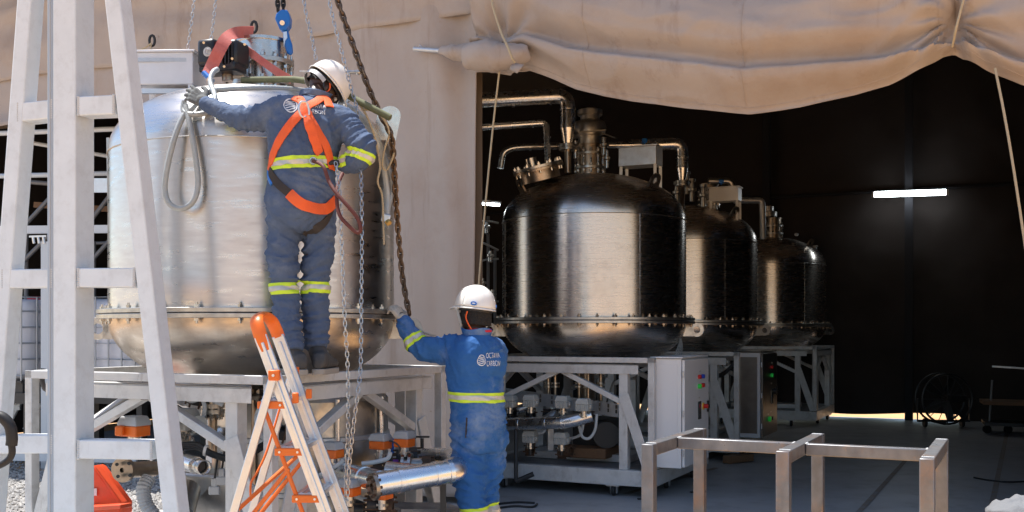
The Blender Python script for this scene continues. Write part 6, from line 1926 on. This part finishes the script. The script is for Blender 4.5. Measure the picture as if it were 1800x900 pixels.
# ---------------------------------------------------------------- the lower worker, on the ground, reaching to the flange
def lower_worker():
    YB = 6.27
    w2 = thing('person', 'worker in bright blue coveralls on the ground reaching to the tank flange', 'person', (P(842, 1000, YB).x, YB, 0))
    a, b = V((.80, -.60, 0)), V((-.60, .80, 0)) 
    a, b = V((.80, .60, 0)), V((-.60, .80, 0))
    def S(px, py, hw, hd, yy=YB, e=.85): return ring(P(px, py, yy), a * hw, b * hd, 30, e)
    g2 = MB()
    g2.loft([S(841, 792, .13, .12), S(841, 768, .160, .140), S(841, 735, .170, .146), S(839, 712, .166, .138), S(836, 694, .166, .132), S(836, 665, .180, .135), S(838, 638, .196, .140), S(838, 616, .190, .132), S(838, 600, .150, .105), S(838, 588, .080, .075), S(838, 582, .06, .06)])
    hipL, hipR = P(823, 770, YB), P(862, 768, YB + .06)
    kneeL, kneeR = P(828, 872, YB - .03), P(850, 870, YB + .08)
    ankL, ankR = P(842, 985, YB), P(856, 982, YB + .1)
    curve_limb(g2, [hipL, P(826, 820, YB - .02), kneeL, P(838, 930, YB), ankL], [.110, .103, .092, .085, .08])
    curve_limb(g2, [hipR, P(857, 820, YB + .06), kneeR, P(854, 930, YB + .1), ankR], [.110, .100, .088, .082, .08])
    shL, elL, wrL = P(797, 616, YB + .02), P(738, 609, YB + .08), P(711, 568, YB + .13)
    curve_limb(g2, [P(820, 620, YB), shL, P(768, 616, YB + .05), elL, P(722, 588, YB + .11), wrL], [.092, .092, .078, .068, .062, .055])
    shR, elR, wrR = P(868, 620, YB + .14), P(862, 655, YB + .30), P(818, 618, YB + .40)
    curve_limb(g2, [P(850, 615, YB + .04), shR, elR, wrR], [.09, .092, .07, .05])
    suit, nor = remesh(g2, .0105, 7)
    F_ = []
    Z_ = V((0, 0, 1))
    for p, ax, rd, fr_, k in ((elL, V((1, 0, .6)), .15, 26, 1.), (shL, V((1, 0, .1)), .17, 22, .8), (P(712, 580, YB + .1), V((.5, 0, .85)), .12, 30, .8), (P(836, 655, YB), V((.5, 0, .85)), .2, 18, .8), (P(870, 640, YB), V((-.5, 0, .85)), .16, 18, .8),
                          (P(838, 712, YB), Z_, .2, 26, .7), (hipL, V((.4, 0, .9)), .2, 20, .9), (hipR, V((-.4, 0, .9)), .2, 20, .9), (kneeL, V((.3, 0, 1)), .24, 18, 1.0), (kneeR, V((-.2, 0, 1)), .24, 18, 1.0), (ankL, Z_, .15, 28, 1), (ankR, Z_, .15, 28, 1), (P(826, 820, YB), V((.45, 0, .9)), .22, 14, 1.1), (P(862, 815, YB), V((-.35, 0, .9)), .2, 14, 1.1), (P(838, 725, YB), V((.1, 0, 1)), .2, 22, .8), (P(775, 615, YB), V((1, 0, .2)), .15, 22, .9)):
        F_.append((p, ax.normalized(), rd, fr_, k))
    wrinkle(suit, nor, .0185, F_)
    # gathered waist
    su = obj('coverall', suit, 'bluecloth', w2, smooth=70)
    bv = bvh_of(suit)
    g2 = MB()
    hc = P(833, 551, YB + .03)
    fw, up = V((-.78, .62, .05)), V((.06, 0, 1))
    hm, HX, HM = head_mesh(hc, fw, up, 1.0)
    g2.add(hm.v, hm.f)
    capsule(g2, [P(840, 604, YB), P(838, 578, YB + .01), P(838, 565, YB + .02)], [.062, .058, .056])
    g2.loft([S(841, 768, .12, .10), S(839, 712, .13, .10), S(836, 665, .14, .10), S(838, 630, .15, .10), S(838, 600, .10, .08)])
    for j in ([P(820, 620, YB), shL, elL, wrL, P(706, 556, YB + .15)], [P(850, 615, YB + .04), shR, elR, wrR, P(806, 604, YB + .42)]): capsule(g2, j, [.06, .06, .045, .030, .027])
    for j in ([hipL, kneeL, ankL, P(845, 1010, YB)], [hipR, kneeR, ankR, P(858, 1006, YB + .1)]): capsule(g2, j, [.08, .06, .045, .04])
    body, _ = remesh(g2, .0065, 4)
    bo = obj('body', body, 'skin', w2, smooth=70)
    for sx in (-1, 1):
        g2 = MB(); g2.sphere(HX(sx * .033, .080, .010), .012, 10, 8); obj('eye', g2, 'eye', bo)
        g2 = MB(); g2.sphere(HX(sx * .033, .089, .010), .0055, 8, 6); obj('pupil', g2, 'black', bo)
    g2 = MB(); g2.grid(36, 14, lambda u, v: HX(.082 * math.cos(2 * math.pi * u) * math.cos(v * 1.5 - .12), -.016 + (.100 * math.sin(2 * math.pi * u)) * math.cos(v * 1.5 - .12), .03 + .094 * math.sin(v * 1.5 - .12) - .075 * max(0, -math.sin(2 * math.pi * u) + .25) * (1 - v))); obj('hair', g2, 'hair', w2, smooth=70)
    # hood net worn under the helmet
    g2 = MB()
    def net(u, v):
        t = R(155) + R(235) * u
        r = .090 + .008 * math.sin(u * 19) * v
        return HX(r * math.cos(t), -.012 + (r + .012) * math.sin(t), .035 - .105 * v + .006 * noise.noise(V((u * 9, v * 5, 1))))
    g2.grid(40, 8, net); obj('hair_net', g2, 'hair', w2, smooth=70, solid=.004)
    h, XX = helmet(w2, HX(0, -.006, .036), fw + V((0, 0, .02)), V((.13, 0, 1)), marks=True)
    g2 = MB(); g2.tube(smoothline([HX(.094, .055, .035), HX(.093, .045, -.01), HX(.085, .03, -.06), HX(.06, .035, -.10), HX(0, .055, -.118)], 6), .008, 8); obj('chin_strap', g2, 'hose', h)
    g2 = MB(); g2.tube(smoothline([HX(.097, -.03, .01), HX(.10, -.025, -.03), HX(.096, -.05, -.075), HX(.08, -.07, -.11)], 6), .0045, 6); obj('ear_plug_cord', g2, 'strap_orange', h)
    g2 = MB(); g2.cyl(HX(.088, .055, .028), HX(.105, .055, .028), .012, 12); obj('strap_clip', g2, 'hose_light', h)
    # collar, red scarf edge
    g2 = MB()
    def coll(u, v):
        t = R(-262) + R(340) * u
        r0_ = .072 + .014 * v
        return P(838, 589, YB) + a * math.cos(t) * (r0_ + .012) + b * math.sin(t) * r0_ + V((0, 0, -.012 + .050 * v + .006 * math.sin(t * 3)))
    g2.grid(40, 5, coll); obj('collar', g2, 'bluecloth', su, smooth=70, solid=.006)
    g2 = MB(); g2.tube([P(840, 585, YB) + a * math.cos(t) * .066 + b * math.sin(t) * .062 + V((.01, 0, .014)) for t in [2 * math.pi * k / 24 for k in range(24)]], .014, 8, closed=True); obj('scarf', g2, 'red', w2)
    def tapes(p, ax, w=.052, rm=.22):
        p = V(p); ax = V(ax).normalized()
        obj('reflective_tape', band(suit, p, p - ax * w / 2, p + ax * w / 2, .0035, rm), 'lime', su, smooth=70)
        obj('silver_stripe', band(suit, p, p - ax * w * .22, p + ax * w * .22, .0055, rm), 'silver', su, smooth=70)
    tapes(P(836, 697, YB), V((.03, 0, 1)), .060, .25)
    tapes(P(731, 598, YB + .09), (elL - wrL), .062, .13)
    tapes(P(838, 897, YB), V((-.1, 0, 1)), .062, .15)
    tapes(P(856, 895, YB + .1), V((.05, 0, 1)), .062, .12)
    # pocket and waist gathers
    obj('pocket_zip', strap(bv, [P(821, 734, 5.9), P(820, 750, 5.9), P(819, 768, 5.9)], .008, .005), 'strap_black', su, smooth=50)
    # gloves
    g2 = hand(wrL + V((-.006, .01, .014)), V((-.50, .3, .72)), V((-.55, .55, -.2)), V((.25, .9, .2)), .75, 1.04, .10)
    capsule(g2, [wrL + V((.005, 0, -.01)), wrL + V((-.014, .01, .03))], [.036, .034], 14)
    gm, _ = remesh(g2, .0042, 3); obj('glove', gm, 'glove_white', w2, smooth=70)
    g2 = hand(P(806, 602, YB + .40), V((-.95, .1, .2)), V((0, 0, -1)), V((0, -1, 0)), .8, 1.04, .10)
    gm, _ = remesh(g2, .0042, 3); obj('glove', gm, 'glove_white', w2, smooth=70)
    for an, hx, td in ((ankL, V((P(848, 1005, YB).x, YB - .06, .004)), V((-.5, .86, 0))), (ankR, V((P(862, 1000, YB).x, YB + .05, .004)), V((-.15, 1, 0)))):
        boot(w2, hx, td, an + V((0, 0, -.03)), 'boot')
    emblem_and_text(w2, suit, P(864, 630, 6.1), a, V((0, .1, 1)), b, .046, ['OCTAVIA', 'CARBON'], (-.032, -.012), .027, .58)
    return w2
lower_worker()
t = thing('spanner', 'grey steel spanner in the right hand of the lower worker', 'spanner', P(765, 590, 6.55))
g = MB(); g.beam(P(738, 583, 6.5), P(784, 598, 6.62), .028, .012); obj('spanner_shaft', g, 'ss_flange', t, bev=.004)
g = MB(); g.ring_plate(P(736, 582, 6.5), (1, 0, 0), (0, 0, 1), .03, .016, .014); obj('spanner_ring', g, 'ss_flange', t)
